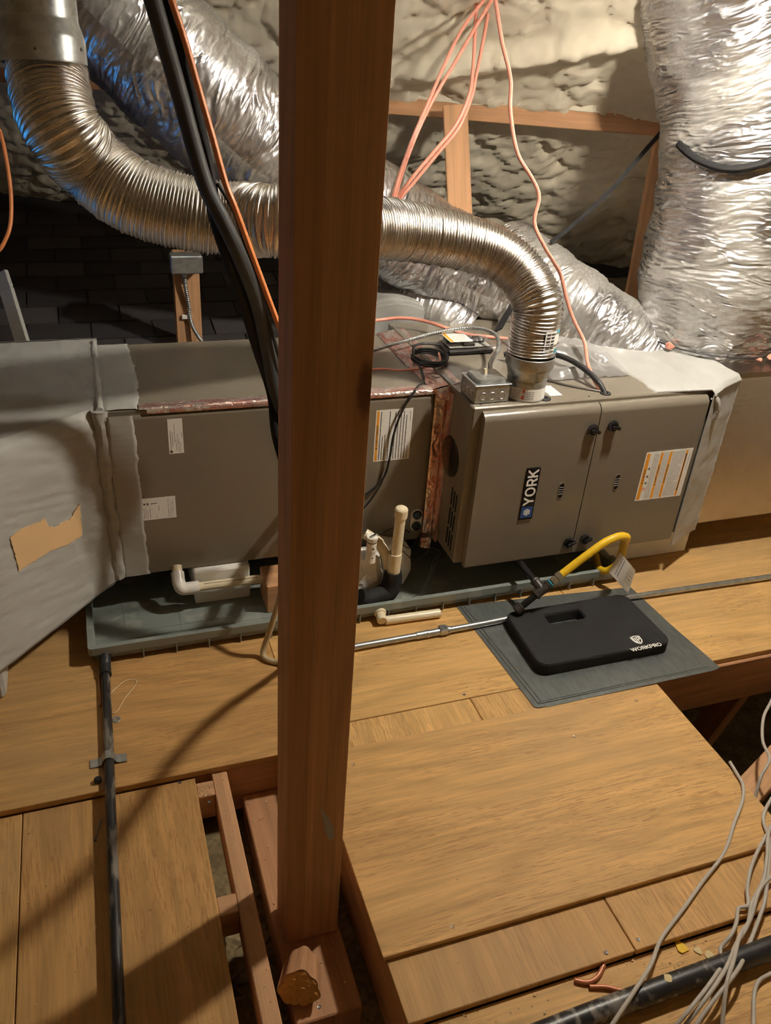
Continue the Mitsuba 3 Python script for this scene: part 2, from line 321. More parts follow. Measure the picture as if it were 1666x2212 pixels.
obj('joist', wbx(-1.6, -1.56, -2.2, -.468, -.13, -.039, .002), 'lumber', FL)
obj('joist', wbx(-.59, 2.3, -1.24, -1.20, -.20, -.038, .002), 'lumber', FL)
obj('joist', wbx(1.2, 1.24, -2.0, -.47, -.20, -.038, .002), 'lumber', FL)
for y0 in (-.540, -.857, -1.20): obj('blocking', wbx(-.8775, -.8365, y0, y0+.045, -.10, -.0205, .002, 0), 'lumber', FL)
obj('brace', beam((.93, -.40, -.12), (.84, -.36, -.52), .038, .085, (0, 1, 0)), 'lumber', FL)
obj('joist', beam((.38, -.90, -.145), (1.25, -.515, -.145), .075, .038), 'lumber', FL)
# screws in the sheets
sc = []
for x, y, z in [(-0.499,-0.569,0.013),(-0.12,-0.396,0),(-0.426,-1.036,0.013),(0.094,-0.632,0.013),(0.339,-0.557,0.013),(-0.056,-1.165,0),(-0.137,-1.17,0),(-0.914,-0.483,-0.019),(-0.853,-0.561,-0.019),(-1.029,-0.451,-0.019),(-0.707,-1.039,-0.132)]:
    sc.append(lathe([(1e-5, .0006), (.0018, .0003), (.0042, .0008), (.0042, -.001)], (x, y, z), sides=12))
for k, s in enumerate(sc): obj('screw_head', s, 'steel_dark', FL)

# old roof shingles behind the furnace
SH = obj('old_roof', (A([[-3, .86, .49], [3, .86, .49], [3, 3.2, .864], [-3, 3.2, .864], [-3, .86, -.2], [3, .86, -.2]]), A([[0, 1, 2], [0, 2, 3], [4, 5, 1], [4, 1, 0]])), 'shingle_b', kind='structure', label='old dark shingled roof slope behind the furnace')
sh_mats = ['shingle', 'shingle_b', 'shingle_c']; sdir = A([0, 1, .16])/np.linalg.norm([0, 1, .16])
base_t = hull([(x, y, z) for x in (-.108, .108) for y in (0, .17) for z in ((.002, .009) if y == 0 else (.0005, .002))])
Rsh = np.stack([A([1, 0, 0]), sdir, np.cross([1, 0, 0], sdir)], 1)
tabs = [mikit.ply(xf(base_t, Rsh), m) for m in sh_mats]; cnt = 0
for r in range(11):
    for c in range(-7, 11):
        x = c*.222 + (r % 2)*.111; o = A([x, .87, .493]) + sdir*(r*.135)
        if not (-1.45 < x < 1.75): continue
        cnt += 1; scene[f'old_roof__shingle_{cnt:03d}'] = {**tabs[int(rng.integers(3))], 'to_world': T().translate([float(q) for q in o])}

# ---------------------------------------------------------------- purlin, studs, post
pu = thing('purlin_beam', 'long reddish wooden beam under the cream foam roof, foam sprayed over its top', 'beam')
obj('timber', beam(P0 + E_*-1.9 + A([0, 0, -.045]) - NH*.01, P0 + E_*2.0 + A([0, 0, -.055]) - NH*.01, .038, .089), 'lumber', pu)
tt = np.linspace(-1.9, 2.0, 320); xx = np.linspace(0, 1, 14)
edge = .030 + .040*meshkit.fbm(np.stack([tt*4, 0*tt, 0*tt], -1), 3, 8) + .05*np.maximum(0, meshkit.noise(np.stack([tt*2.6, 0*tt, 0*tt], -1), 3)-.62)
S, X = np.meshgrid(tt, xx, indexing='ij'); dn = edge[:, None]*X
G = P0 + S[..., None]*E_ + (A([0, 0, .012]) - ZZ*0) + NH*.012 - dn[..., None]*ZZ
G = G + ((.0012+.010*(1-X)**1.5 + .006*meshkit.noise(G*40, 2)*(1-X)) * (X < .97))[..., None]*NH
obj('foam_overspray', grid(G), 'spray_foam', pu, smooth=True, label='cream foam overspray')
one('roof_stud', beam((.347, 1.16, 1.355), (.325, .79, .60), .089, .038, (.36, .93, -.2)), 'lumber', 'leaning pale wooden stud below the long beam, behind the flexible metal pipe', 'stud')
one('roof_stud', beam((1.085, .88, 1.30), (1.085, .84, .60), .089, .038, (.36, .93, 0)), 'lumber', 'wooden stud half hidden behind the upright foil duct at right', 'stud')
one('roof_stud', wood((.089, .038, .36), t=(-.665, 1.03, .70)), 'lumber', 'short upright wooden stud behind the coil cabinet carrying a grey junction box', 'stud')
po = thing('wooden_post', 'tall built-up wooden post in the foreground standing on a joist beside the plywood panel', 'post')
for i in range(3):
    x0 = -.742 + i*.0383; obj('stud', wood((.0383, .089, 2.38), .0005, t=(x0+.01915, -.846, 1.06)), 'lumber', po)
def flat_patch(poly, R, t, th=.0006): return xf(prism(Polygon(poly), th), R, t)
Rf = plane((0, 0, 0), (1, 0, 0), (0, 0, 1))[0]
PP=[(-0.677,-0.891,0.29),(-0.658,-0.891,0.253),(-0.647,-0.891,0.219),(-0.646,-0.891,0.19),(-0.657,-0.891,0.187),(-0.664,-0.891,0.211),(-0.669,-0.891,0.254)]
obj('grey_smear', (A(PP), A([[0, i+1, i] for i in range(1, 6)])), 'mastic', po, label='grey smear')

# ---------------------------------------------------------------- furnace
fu = thing('furnace', 'taupe horizontal gas furnace with two front doors and a black YORK badge', 'furnace')
obj('cabinet', bx(0, .862, .012, .76, .152, .686, .004), 'taupe_paint', fu)
def door(x0, x1, z0=.152, z1=.674, y0=-.014, r=.026):
    p = [(.0105, z0), (y0, z0)] + [(y0+r-r*math.cos(a), z1-r+r*math.sin(a)) for a in np.linspace(0, math.pi/2, 9)] + [(.0105, z1)]
    m = trimesh.creation.extrude_polygon(Polygon(p), x1-x0, engine='earcut')     # local (y, z, x)
    v = m.vertices[:, [2, 0, 1]] + A([x0, 0, 0]); rr = .012
    return v, m.faces
YD = -.014; Rup = np.stack([A([0, 0, 1.]), A([-1., 0, 0]), A([0, -1., 0])], 1)   # lettering that reads upwards on a wall facing -y
doors = []
for k, (x0, x1) in enumerate([(.028, .4085), (.4115, .800)]):
    dk = obj('door', door(x0, x1), 'taupe_paint', fu, smooth=30); doors.append(dk)
    obj('lip', bx(x0, x1, -.010, .0115, .146, .1515, .001), 'taupe_paint', dk)
for dk, pts in ((doors[0], [(.404, .598), (.398, .195)]), (doors[1], [(.458, .605), (.449, .200)])):
    for i, (x, z) in enumerate(pts):
        x = min(x, .3895) if dk == doors[0] else max(x, .4335)
        kn = J([cyl((x, YD, z), (x, YD-.013, z), .0185, 28, .004), xf(bx(-.010, .0215, -.0045, .0045, -.0055, .0055, .004), rot([0, 1, 0], -20 if i else 15), (x, YD-.0175, z))])
        obj('latch', kn, 'black_plastic', dk, smooth=35)
for dk, x, z in ((doors[0], .324, .394), (doors[1], .524, .402)):
    ob = Polygon([(math.cos(a)*.0075+(.019 if math.cos(a) > 0 else -.019), math.sin(a)*.0075) for a in np.linspace(0, 2*math.pi, 40, endpoint=False)])
    obj('view_slot', xf(prism(ob, .0012, .0004), Rup, (x, YD, z)), 'black_plastic', dk)
    obj('slot_rim', xf(prism(ob.buffer(.0022).difference(ob), .0018), Rup, (x, YD, z)), 'taupe_paint', dk)
    obj('slot_bar', J([xf(bx(-.001, .001, -.007, .007, .0008, .0019, .0003), Rup, (x, YD, z+q)) for q in (-.012, -.004, .004, .012)]), 'grey_ink', dk)
bp = Polygon([(0, 0), (.182, 0), (.182, .047), (0, .047)]).buffer(-.002).buffer(.002)
obj('badge', xf(prism(bp, .0035, .001), Rup, (.237, YD, .305)), 'black_plastic', doors[0])
tm = meshkit.text_mesh('YORK', .0335, .0006, True); w = tm.extents[0]; tm.apply_scale([.126/w, 1, 1])
obj('badge_lettering', xf(tm, Rup, (.2300, YD-.0034, .3545)), 'white_ink', doors[0])
obj('badge_panel', xf(prism(Polygon([(.008, .004), (.046, .004), (.046, .043), (.008, .043)]), .0004), Rup, (.237, YD-.0034, .305)), 'blue_ink', doors[0])
fl = []
for k in range(6):
    a = k*math.pi/3; c, s = math.cos(a), math.sin(a); R2 = rot([0, 0, 1], math.degrees(a))
    fl += [xf(prism(sbox(0, -.0013, .0125, .0013), .0004), R2), xf(prism(sbox(0, -.001, .006, .001), .0004), R2 @ rot([0, 0, 1], 50), (c*.0065, s*.0065, 0)), xf(prism(sbox(0, -.001, .006, .001), .0004), R2 @ rot([0, 0, 1], -50), (c*.0065, s*.0065, 0))]
obj('badge_snowflake', xf(J(fl), Rup, (.237-.0235, YD-.0037, .305+.027)), 'white_ink', doors[0])
# warning label on the right door (local x = up, y = left)
def printlines(rows, seed, x0, x1, h=.5):
    g = np.random.default_rng(seed); L = []
    for y0, y1, a, b in rows:
        x = a
        while x < b - .002:
            w = g.uniform(.0022, .0075); e = min(x+w, b); L.append((x, y0+(y1-y0)*(1-h)/2, e, y1-(y1-y0)*(1-h)/2)); x = e + .0010
    return L
LW, LH = .176, .176
def lab_xf(m, z=0): return xf(m, Rup, (.789, YD-z, .321))
obj('warning_label', lab_xf(quadsheet(.1775, .1775)), 'paper', doors[1])
bars = [(.004, .1610, .172, .1735), (.004, .112, .172, .1215), (.004, .078, .172, .0875), (.004, .0175, .172, .0255)]
obj('label_bars', lab_xf(rects(bars, 0, .0003), .0004), 'orange_ink', doors[1])
ws = []
for txt, x, y, ln in (('WARNING', .072, .1643, .044), ('AVERTISSEMENT', .062, .1142, .066), ('ADVERTENCIA', .069, .0802, .058)):
    m = meshkit.text_mesh(txt, .0058, .0002, True); m.apply_scale([ln/m.extents[0], 1, 1]); ws.append(xf(m, t=(x, y, 0)))
    ws.append(prism(Polygon([(x-.010, y), (x-.003, y), (x-.0065, y+.006)]), .0002))
ws.append(rects([(.022, .0195, .160, .0235)], 0, .0002))
obj('label_lettering', lab_xf(J(ws), .0007), 'ink', doors[1])
rows = [(y, y+.0042, .006, .168) for y in np.arange(.126, .146, .0052)] + [(y, y+.0042, .006, .172) for y in np.arange(.0905, .108, .0052)] + [(y, y+.0042, .006, .172) for y in np.arange(.044, .074, .0052)] + [(y, y+.004, a, a+.05) for a in (.006, .064, .122) for y in np.arange(.029, .041, .005)] + [(.006, .010, .10, .16)]
obj('label_print', lab_xf(rects(printlines(rows, 3, 0, 0), 0, .0002), .0004), 'grey_ink', doors[1])
ic = [prism(Polygon([(x, .1495), (x+.009, .150), (x+.0055, .158), (x+.002, .156)]), .0002) for x in (.060, .084, .112)]
obj('label_icons', lab_xf(J(ic), .0004), 'ink', doors[1])
obj('label_icon_ring', lab_xf(prism(Polygon([(.042+math.cos(a)*.0055, .154+math.sin(a)*.0055) for a in np.linspace(0, 6.28, 20)]).difference(Polygon([(.042+math.cos(a)*.0035, .154+math.sin(a)*.0035) for a in np.linspace(0, 6.28, 20)])), .0002), .0004), 'red_ink', doors[1])
# left end of the furnace: cover plate and louvre slots
obj('cover_plate', lathe([(1e-5, .004), (.060, .004), (.064, .002), (.064, 0)], (0, .127, .475), (-1, 0, 0), 48), 'black_plastic', fu, smooth=30)
for c_, y in enumerate((.080, .0625, .045)):
    for r_ in range(3):
        z0 = .189 + r_*.071 + c_*-.004
        Rs = np.stack([A([0, -1., 0]), A([0, 0, 1.]), A([-1., 0, 0])], 1)
        obj('vent_slot', xf(prism(Polygon([(-.0042, 0), (.0042, 0), (.0042, .060), (-.0042, .060)]).buffer(-.003).buffer(.003), .0012), Rs, (0, y, z0)), 'black_foam', fu)
def ring(c, r0, r1, h): return lathe([(r0, 0), (r0, h), (r1-.001, h), (r1, h-.001), (r1, 0)], c, sides=32)
obj('grommet', J([ring((.239, .036, .686), .009, .0185, .004), lathe([(1e-5, .0006), (.010, .0006)], (.239, .036, .686), sides=32)]), 'black_rubber', fu, smooth=30)
obj('cord_grommet', J([ring((.449, .040, .686), .007, .0165, .004)]), 'black_rubber', fu, smooth=30)
obj('top_label', xf(quadsheet(.040, .075), rot([0, 0, 1], 0), (.268, .052, .6862)), 'paper', fu)
obj('top_label_print', xf(rects(printlines([(y, y+.004, .004, .036) for y in np.arange(.008, .066, .006)], 5, 0, 0), 0, .0002), t=(.268, .052, .6866)), 'grey_ink', fu)
for x, y in ((.385, .028), (.03, .03), (.62, .03)): obj('screw', lathe([(1e-5, .002), (.003, .0016), (.004, 0)], (x, y, .686), sides=10), 'steel_dark', fu)

# ---------------------------------------------------------------- coil cabinet
co = thing('coil_cabinet', 'long taupe evaporator coil cabinet left of the furnace behind the post', 'coil cabinet')
obj('body', bx(-.99, -.004, .204, .715, .134, .667, .003), 'taupe_paint', co)
fp = trimesh.creation.extrude_polygon(Polygon([(.2035, .138), (.196, .138), (.196, .640)] + [(.196+.012-.012*math.cos(a), .640+.012*math.sin(a)) for a in np.linspace(0, math.pi/2, 6)] + [(.2035, .652)]), .935, engine='earcut')
obj('front_panel', (fp.vertices[:, [2, 0, 1]] + A([-.984, 0, 0]), fp.faces), 'taupe_paint', co, smooth=30)
def sticker(x0, z0, w, h, rows, nm, seed, vertical):
    obj(nm, xf(quadsheet(w, h), Rf, (x0, .1958, z0)), 'paper', co)
    if vertical: Lr = [(b, a, d_, c_) for (a, b, c_, d_) in printlines(rows, seed, 0, 0)]
    else: Lr = printlines(rows, seed, 0, 0)
    obj(nm + '_print', xf(rects(Lr, 0, .0002), Rf, (x0, .1954, z0)), 'ink', co)
sticker(-.829, .530, .040, .106, [(.004, .0075, .008, .07), (.0095, .0125, .02, .066), (.016, .018, .035, .09), (.0195, .0215, .006, .05), (.024, .0256, .01, .06), (.027, .0286, .004, .045), (.031, .033, .004, .035), (.035, .037, .05, .064)], 'rating_sticker', 1, True)
obj('rating_sticker_emblem', xf(prism(Polygon([(.006+math.cos(a)*.0042, .0055+math.sin(a)*.0042) for a in np.linspace(0, 6.28, 16)]), .0002), Rf, (-.829, .1954, .531)), 'ink', co)
sticker(-.962, .323, .140, .072, [(.012+i*.0028, .0135+i*.0028, .004, .034) for i in range(4)] + [(.030, .0335, .005, .03), (.036, .0395, .005, .036), (.043, .0455, .006, .040), (.0495, .0515, .005, .040), (.0545, .0565, .008, .040), (.0595, .0615, .005, .034), (.066, .0685, .006, .040), (.072, .0735, .03, .036), (.083, .086, .006, .010), (.091, .0935, .03, .046), (.118, .120, .004, .066), (.123, .1245, .004, .066), (.128, .1295, .004, .060), (.132, .1335, .02, .066)], 'wiring_sticker', 2, True)
obj('wiring_sticker_coil_drawing', xf(J([prism(sbox(.012, .050, .046, .0525).union(sbox(.012, .057, .046, .0595)).union(sbox(.012, .050, .0145, .0595)).union(sbox(.0435, .050, .046, .0595)), .0002), prism(sbox(.05, .051, .056, .056).union(sbox(.06, .049, .064, .057)).union(sbox(.07, .052, .088, .054)), .0002)]), Rf, (-.962, .1954, .323)), 'ink', co)
wl = lambda m, z=0: xf(m, Rup, (-.1075, .1956-z, .443))
obj('warning_label', wl(quadsheet(.172, .118)), 'paper', co)
obj('warning_label_bar', wl(prism(sbox(.003, .1065, .169, .1145), .0003), .0004), 'orange_ink', co)
m = meshkit.text_mesh('AVERTISSEMENT', .0055, .0002, True); m.apply_scale([.072/m.extents[0], 1, 1])
obj('warning_label_lettering', wl(J([xf(m, t=(.052, .1080, 0)), prism(Polygon([(.041, .1078), (.0485, .1078), (.0448, .1140)]), .0002)]), .0007), 'ink', co)
obj('warning_label_print', wl(rects(printlines([(y, y+.0058, .005, e) for y, e in ((.098, .166), (.090, .085), (.082, .090), (.070, .166), (.052, .164), (.043, .166), (.034, .165), (.025, .166), (.016, .150))] + [(.006, .0095, .130, .164), (.008, .012, .006, .05)], 9, 0, 0), 0, .0002), .0004), 'ink', co)
obp = sbox(0, -.021, .0001, .021).buffer(.019)
obj('port_plate', xf(prism(obp, .004, .001), Rf, (-.062, .1955, .214)), 'pvc_white', co)
for z in (.235, .193): obj('port_cap', lathe([(1e-5, .007), (.010, .007), (.012, .010), (.015, .010), (.016, .004)], (-.062, .195, z), (0, -1, 0), 28), 'black_plastic', co, smooth=30)
# foil tape, printed red
def tape(c0, c1, n=60, m=10, amp=.0012, seed=0, name='seam_tape', par=None):
    """ruled strip between two polylines (n samples each)"""
    a, b = spl(c0, n), spl(c1, n); X = np.linspace(0, 1, m)[None, :, None]; G = a[:, None]*(1-X)+b[:, None]*X
    N = np.cross(np.gradient(G, axis=0), np.gradient(G, axis=1)); N /= np.linalg.norm(N, axis=-1, keepdims=True)+1e-12
    h = amp*(.6+1.6*meshkit.noise(G*70, seed)+1.0*meshkit.noise(G*160, seed+1)); h[:, 0] = h[:, -1] = .0004
    s = np.linspace(0, np.linalg.norm(np.diff(a, axis=0), axis=1).sum(), n); w = np.linalg.norm(a[n//2]-b[n//2])
    U = np.stack(np.meshgrid(s, np.linspace(0, w, m), indexing='ij'), -1).reshape(-1, 2) + seed
    G2 = G + h[..., None]*N*(1 if N[n//2, m//2] @ A([-.2, -1, .8]) > 0 else -1)
    v, f = grid(G2); return obj(name, (v, f), 'red_foil_tape', par or co, smooth=True, uv=U)
tape([(-.90, .236, .668), (-.45, .238, .668), (-.005, .236, .668)], [(-.90, .199, .6675), (-.45, .199, .6675), (-.005, .199, .6675)], 160, 10, seed=1)
tape([(-.88, .199, .668), (-.45, .199, .668), (-.01, .199, .668)], [(-.88, .1945, .656), (-.45, .1945, .655), (-.01, .1945, .655)], 160, 5, seed=2)
tape([(-.040, .1945, .655), (-.038, .1945, .4), (-.036, .1945, .136)], [(-.004, .193, .660), (-.004, .193, .4), (-.004, .193, .136)], 120, 10, seed=3)
tape([(-.002, .196, .664), (-.002, .196, .4), (-.002, .196, .136)], [(-.0005, .152, .670), (-.0005, .152, .4), (-.0005, .150, .145)], 120, 8, seed=4)
tape([(-.062, .70, .6685), (-.062, .45, .6685), (-.052, .196, .6685)], [(.036, .70, .687), (.036, .45, .687), (.040, .196, .687)], 90, 16, seed=5)
tape([(-.052, .196, .669), (-.03, .192, .640)], [(.030, .190, .688), (.0, .170, .640)], 20, 12, .004, seed=6)
tape([(-.045, .185, .150), (-.05, .18, .118)], [(-.002, .185, .150), (-.012, .17, .112)], 16, 10, .005, seed=7)

# ---------------------------------------------------------------- left supply plenum (grey mastic)
pl = thing('supply_plenum', 'bulky grey mastic coated duct transition joined to the left end of the coil cabinet', 'duct')
xs = np.r_[np.linspace(-.985, -1.32, 70), np.linspace(-1.33, -2.1, 40)]
cols = []
for x in xs:
    k = -1.0-x; yt = .215-.68*k; yb = max(.2-1.1*k, .2-1.1*.31-.45*(k-.31)) if k > .31 else .2-1.1*k
    b, tp = A([x, yb, .126]), A([x, yt, .667]); s = np.linspace(0, 1, 72)[:, None]; front = b*(1-s)+tp*s
    front[:, 1] += .028*np.exp(-(1-s[:, 0])/.035)       # rounded top edge
    top = A([[x, yt+.03+q*(.79-yt-.03), .667+.004*math.sin(math.pi*q)] for q in np.linspace(0, 1, 44)])
    cols.append(np.vstack([[[x, yb+.25, .126]], front, top, [[x, .79, .13]]]))
G = A(cols); N = np.cross(np.gradient(G, axis=1), np.gradient(G, axis=0)); N /= np.linalg.norm(N, axis=-1, keepdims=True)+1e-9
N *= np.where((N @ A([-.3, -1, .9]))[..., None] < 0, -1, 1)
br = meshkit.fbm(np.stack([G[..., 0]*9, G[..., 1]*9, G[..., 2]*70+G[..., 0]*20], -1), 3, 4)-.5
h = (.006+.010*np.exp(-((G[..., 0]+1.03)/.035)**2))*(meshkit.fbm(G*np.where(G[..., :1] > -1.1, 26, 9), 3, 1)-.5) + .0062*br + .006*(meshkit.fbm(G*3, 2, 6)-.5)
obj('body', grid(G + h[..., None]*N), 'mastic', pl, smooth=True)
obj('side_panel', bx(-2.1, -1.315, -.10, .5, -.0, .13, .01), 'mastic', pl)
def bead(path, r, n, seed, nm, par, mat='mastic', amp=.28):
    p = spl(path, n); w = meshkit.fbm(np.stack([np.arange(n)*.09, np.zeros(n), np.zeros(n)+seed], -1), 3, seed)
    return obj(nm, tube(p, r, 18, True, lambda s, a: r*amp*2*(meshkit.fbm(np.stack(np.broadcast_arrays(s*34, np.cos(a)*1.4+seed, np.sin(a)*1.4), -1), 3, seed)-.5)), mat, par, smooth=True)
bead([(-1.0, .214, .668), (-1.002, .209, .4), (-1.0, .203, .135)], .022, 160, 1, 'mastic_bead', pl)
bead([(-.996, .75, .664), (-.998, .4, .667), (-1.0, .21, .668)], .010, 120, 2, 'mastic_bead', pl)
# mastic brushed over the cabinet's end
def smear(c0, c1, n, m, seed, nm, par, off, amp=.004, ragged=.005, th=.003):
    a, b = spl(c0, n), spl(c1, n); e = meshkit.fbm(np.stack([np.arange(n)*.16, np.zeros(n), np.zeros(n)], -1), 3, seed)-.5
    dirv = (b-a)/np.linalg.norm(b-a, axis=1, keepdims=True); b = b + dirv*(e*ragged*2)[:, None]
    X = np.linspace(0, 1, m)[None, :, None]; G = a[:, None]*(1-X)+b[:, None]*X
    hh = th + amp*(meshkit.fbm(G*A([14, 14, 14.]), 3, seed)-.5) + .0016*(meshkit.fbm(G*60, 2, seed+2)-.5); hh[:, -1] = -.0005; hh[:, 0] = 0
    return obj(nm, grid(G + hh[..., None]*A(off)), 'mastic', par, smooth=True)
smear([(-.986, .195, .655), (-.986, .195, .4), (-.986, .195, .137)], [(-.915, .195, .655), (-.915, .195, .4), (-.912, .195, .137)], 150, 16, 3, 'mastic_edge', co, (0, -1, 0))
smear([(-.99, .205, .667), (-.99, .45, .667), (-.99, .715, .667)], [(-.90, .203, .667), (-.885, .45, .667), (-.895, .715, .667)], 120, 16, 4, 'mastic_edge', co, (0, 0, 1))
BP=[(-1.245,-0.002,0.438),(-1.22,0.021,0.445),(-1.194,0.043,0.441),(-1.162,0.07,0.441),(-1.161,0.069,0.425),(-1.157,0.071,0.413),(-1.143,0.081,0.403),(-1.126,0.097,0.406),(-1.108,0.112,0.404),(-1.078,0.141,0.432),(-1.082,0.129,0.34),(-1.116,0.097,0.339),(-1.162,0.056,0.349),(-1.206,0.015,0.348),(-1.237,-0.014,0.345),(-1.239,-0.009,0.377),(-1.242,-0.005,0.412)]
jag = []
for i in range(len(BP)):
    p_, q_ = A(BP[i])[[0, 2]], A(BP[(i+1) % len(BP)])[[0, 2]]; k_ = max(2, int(np.linalg.norm(q_-p_)/.0028))
    for s in np.arange(k_)/k_: jag.append(tuple(p_*(1-s)+q_*s + rng.normal(0, .0009, 2)))
bpz = Polygon(jag).buffer(0); bpz = max(getattr(bpz, 'geoms', [bpz]), key=lambda g: g.area); v_, f_ = prism(bpz, .006)
k_ = -1.0-v_[:, 0]; yt_ = .215-.68*k_; yb_ = .2-1.1*k_; ys = yb_+(yt_-yb_)*(v_[:, 1]-.126)/.541
obj('bare_patch', (np.stack([v_[:, 0], ys+.002-v_[:, 2]*1.2, v_[:, 1]], 1), f_[:, ::-1]), 'duct_tan', pl, label='bare tan patch without mastic')

# ---------------------------------------------------------------- right return plenum and its mastic collar
rp = thing('return_plenum', 'foil faced duct board box with grey mastic collar at the right end of the furnace', 'duct')
obj('board_box', bx(.872, 2.3, .072, 1.2, .124, .700, .012), 'foil_board', rp, smooth=30)
n, m_ = 120, 90; prof = np.vstack([np.stack([np.linspace(.76, .045, 55), np.full(55, .6985)], 1), [(.045-.03*math.sin(a), .6685+.03*math.cos(a)) for a in np.linspace(.1, math.pi/2, 10)], np.stack([np.full(55, .012), np.linspace(.655, .118, 55)], 1)])
S = np.linspace(0, 1, n); G = np.zeros((len(prof), n, 3)); rag = meshkit.fbm(np.stack([np.arange(len(prof))*.4, np.zeros(len(prof)), np.zeros(len(prof))], -1), 3, 5)-.5
for i, (y, z) in enumerate(prof):
    onfront = i > 60; x0 = .617 + (rag[i]*.02 if i <= 54 else 0); x1 = .968 + rag[i]*.006 + ((i % 2)*.0015 if onfront else 0)
    x = x0 + (x1-x0)*S; k = .078*np.clip((x-.80)/.16, 0, 1); lift = np.where(x < .80, .6865, .6865+.0155*np.clip((x-.80)/.06, 0, 1))
    if i <= 54: yy = y + (k-.045)*((.76-y)/.715); zz = lift; yy = np.where(x < .81, np.maximum(yy, .018), yy)
    else:
        x = np.maximum(x, .81); k = .078*np.clip((x-.80)/.16, 0, 1); lift = .6865+.0155*np.clip((x-.80)/.06, 0, 1)
        yy = y - .045 + k if not onfront else k - .018; zz = z - .6985 + lift if not onfront else np.full(n, z)
    G[i] = np.stack([x, yy, zz], 1)
hh = .0035 + .007*(meshkit.fbm(G*12, 3, 2)-.5) + .002*(meshkit.fbm(G*50, 2, 3)-.5)
off = np.where(np.arange(len(prof))[:, None, None] > 58, A([.1, -1, 0]), A([0, 0, 1.])); hh[:, 0] = -.001; hh[:, -1] = -.002
obj('mastic_collar', grid(G + hh[..., None]*off), 'mastic', rp, smooth=True, label='grey mastic collar')
bead([(.818, -.004, .668), (.832, -.010, .655), (.842, -.008, .628), (.846, .0, .59)], .010, 60, 7, 'mastic_bead', rp)
one('spacer_board', bx(.575, .985, .095, .125, .001, .135, .002), 'polystyrene', 'pale foam board set on edge under the right end of the furnace', 'board')
# grey mastic duct behind the coil
t_ = np.linspace(0, math.pi, 24)
p = [(-.14, .40)] + [(.06-.20*math.cos(a), .62+.16*math.sin(a)) for a in t_] + [(.26, .40)]
one('mastic_duct', xf(prism(Polygon(p), .30, .02), np.stack([A([1., 0, 0]), A([0, 0, 1.]), A([0, -1., 0])], 1), (-.02, 1.10, -.02)), 'mastic', 'grey mastic coated round duct end showing behind the coil cabinet', 'duct', smooth=30)
LD=[(-1.315,1.055,0.817),(-1.256,1.032,0.817),(-1.245,0.998,0.771),(-1.213,0.89,0.619),(-1.187,0.836,0.55)]
one('grey_duct_flange', J([beam(LD[i], LD[i+1], .05, .016, (.3, .9, .3))[:2] for i in range(1, 4)]), 'mastic', 'narrow grey duct edge at the far left above the mastic plenum', 'duct')

# ---------------------------------------------------------------- foil ducts
def wrinkled(spine, rads, n, sides, seed, amp=.0075, ring=.003):
    p = spl([q for q in spine], n); r = np.interp(np.linspace(0, 1, n), np.linspace(0, 1, len(rads)), rads)
    def rad(s, a):
        c, sn = np.cos(a)*r.mean(), np.sin(a)*r.mean(); s, c, sn = np.broadcast_arrays(s, c, sn)
        w = meshkit.fbm(np.stack([s*6, c*6, sn*6], -1), 2, seed)
        f1 = 1-np.abs(2*meshkit.noise(np.stack([s*52+w*9, c*4.5+w*2, sn*4.5], -1), seed+1)-1)
        f2 = 1-np.abs(2*meshkit.noise(np.stack([s*120+w*12, c*11, sn*11+w*3], -1), seed+2)-1)
        m = .35+1.3*meshkit.noise(np.stack([s*5, c*6, sn*6], -1), seed+4)
        f3 = meshkit.noise(np.stack([s*150, c*70, sn*70], -1), seed+3)
        return amp*m*((f1-.5)+.6*(f2-.5))+.0016*(f3-.5)+.015*(w-.5)+ring*np.sin(s*2*np.pi/.16)
    return tube(p, r, sides, True, rad)
du = thing('foil_duct', 'thick upright silver foil insulated duct standing on the return plenum at right', 'duct')
obj('jacket', wrinkled([(1.10, .42, .675), (1.10, .42, .80), (1.115, .43, .98), (1.12, .45, 1.22), (1.09, .50, 1.48), (1.0, .55, 1.70), (.90, .58, 1.95), (.78, .58, 2.15)], [.235, .285, .285, .28, .285, .28, .28, .28], 300, 240, 21), 'duct_foil', du, smooth=True)
sp = spl([(.82, .45, 1.335), (.818, .413, 1.323), (.832, .354, 1.303), (.868, .284, 1.292), (.91, .234, 1.301), (.963, .195, 1.329), (1.017, .169, 1.368), (1.1, .15, 1.42)], 60)
obj('strap', tube(sp, .0125, 8), 'black_foam', du, smooth=True, label='black strap')
tie = spl([(1.10+.268*math.cos(a), .42+.268*math.sin(a), .722) for a in np.radians(np.linspace(170, 330, 14))], 70)
obj('tie', tube(tie, .0028, 6), 'black_rubber', du, smooth=True, label='thin black tie')
for a in (205, 272, 282): obj('red_tab', hull(A([1.10+.272*math.cos(math.radians(a)), .42+.272*math.sin(math.radians(a)), .722]) + rng.normal(0, .008, (14, 3))), 'pink_cable', du, label='red tie tab')
dd2 = thing('foil_duct', 'wide crinkled silver foil duct sloping behind the black line set and down past the stud', 'duct')
SPN=[(-1.039,1.133,1.791),(-0.905,1.065,1.667),(-0.768,0.985,1.527),(-0.626,0.934,1.397),(-0.442,0.941,1.245),(-0.202,0.931,1.101),(0.059,0.934,0.97),(0.306,0.89,0.855),(0.53,0.816,0.776),(0.73,0.762,0.715)]
obj('jacket', wrinkled(SPN, [.20, .20, .195, .195, .19, .185, .175, .165, .16, .15], 460, 240, 5), 'duct_foil', dd2, smooth=True)
SP3=[(0.479,0.903,0.883),(0.543,0.784,0.833),(0.655,0.629,0.754),(0.793,0.518,0.665),(0.894,0.436,0.598)]
one('foil_duct', wrinkled(SP3, [.14, .15, .15, .15], 160, 140, 33), 'duct_foil', 'low crinkled foil duct behind the mastic collar, between the two bigger ducts', 'duct', smooth=True)
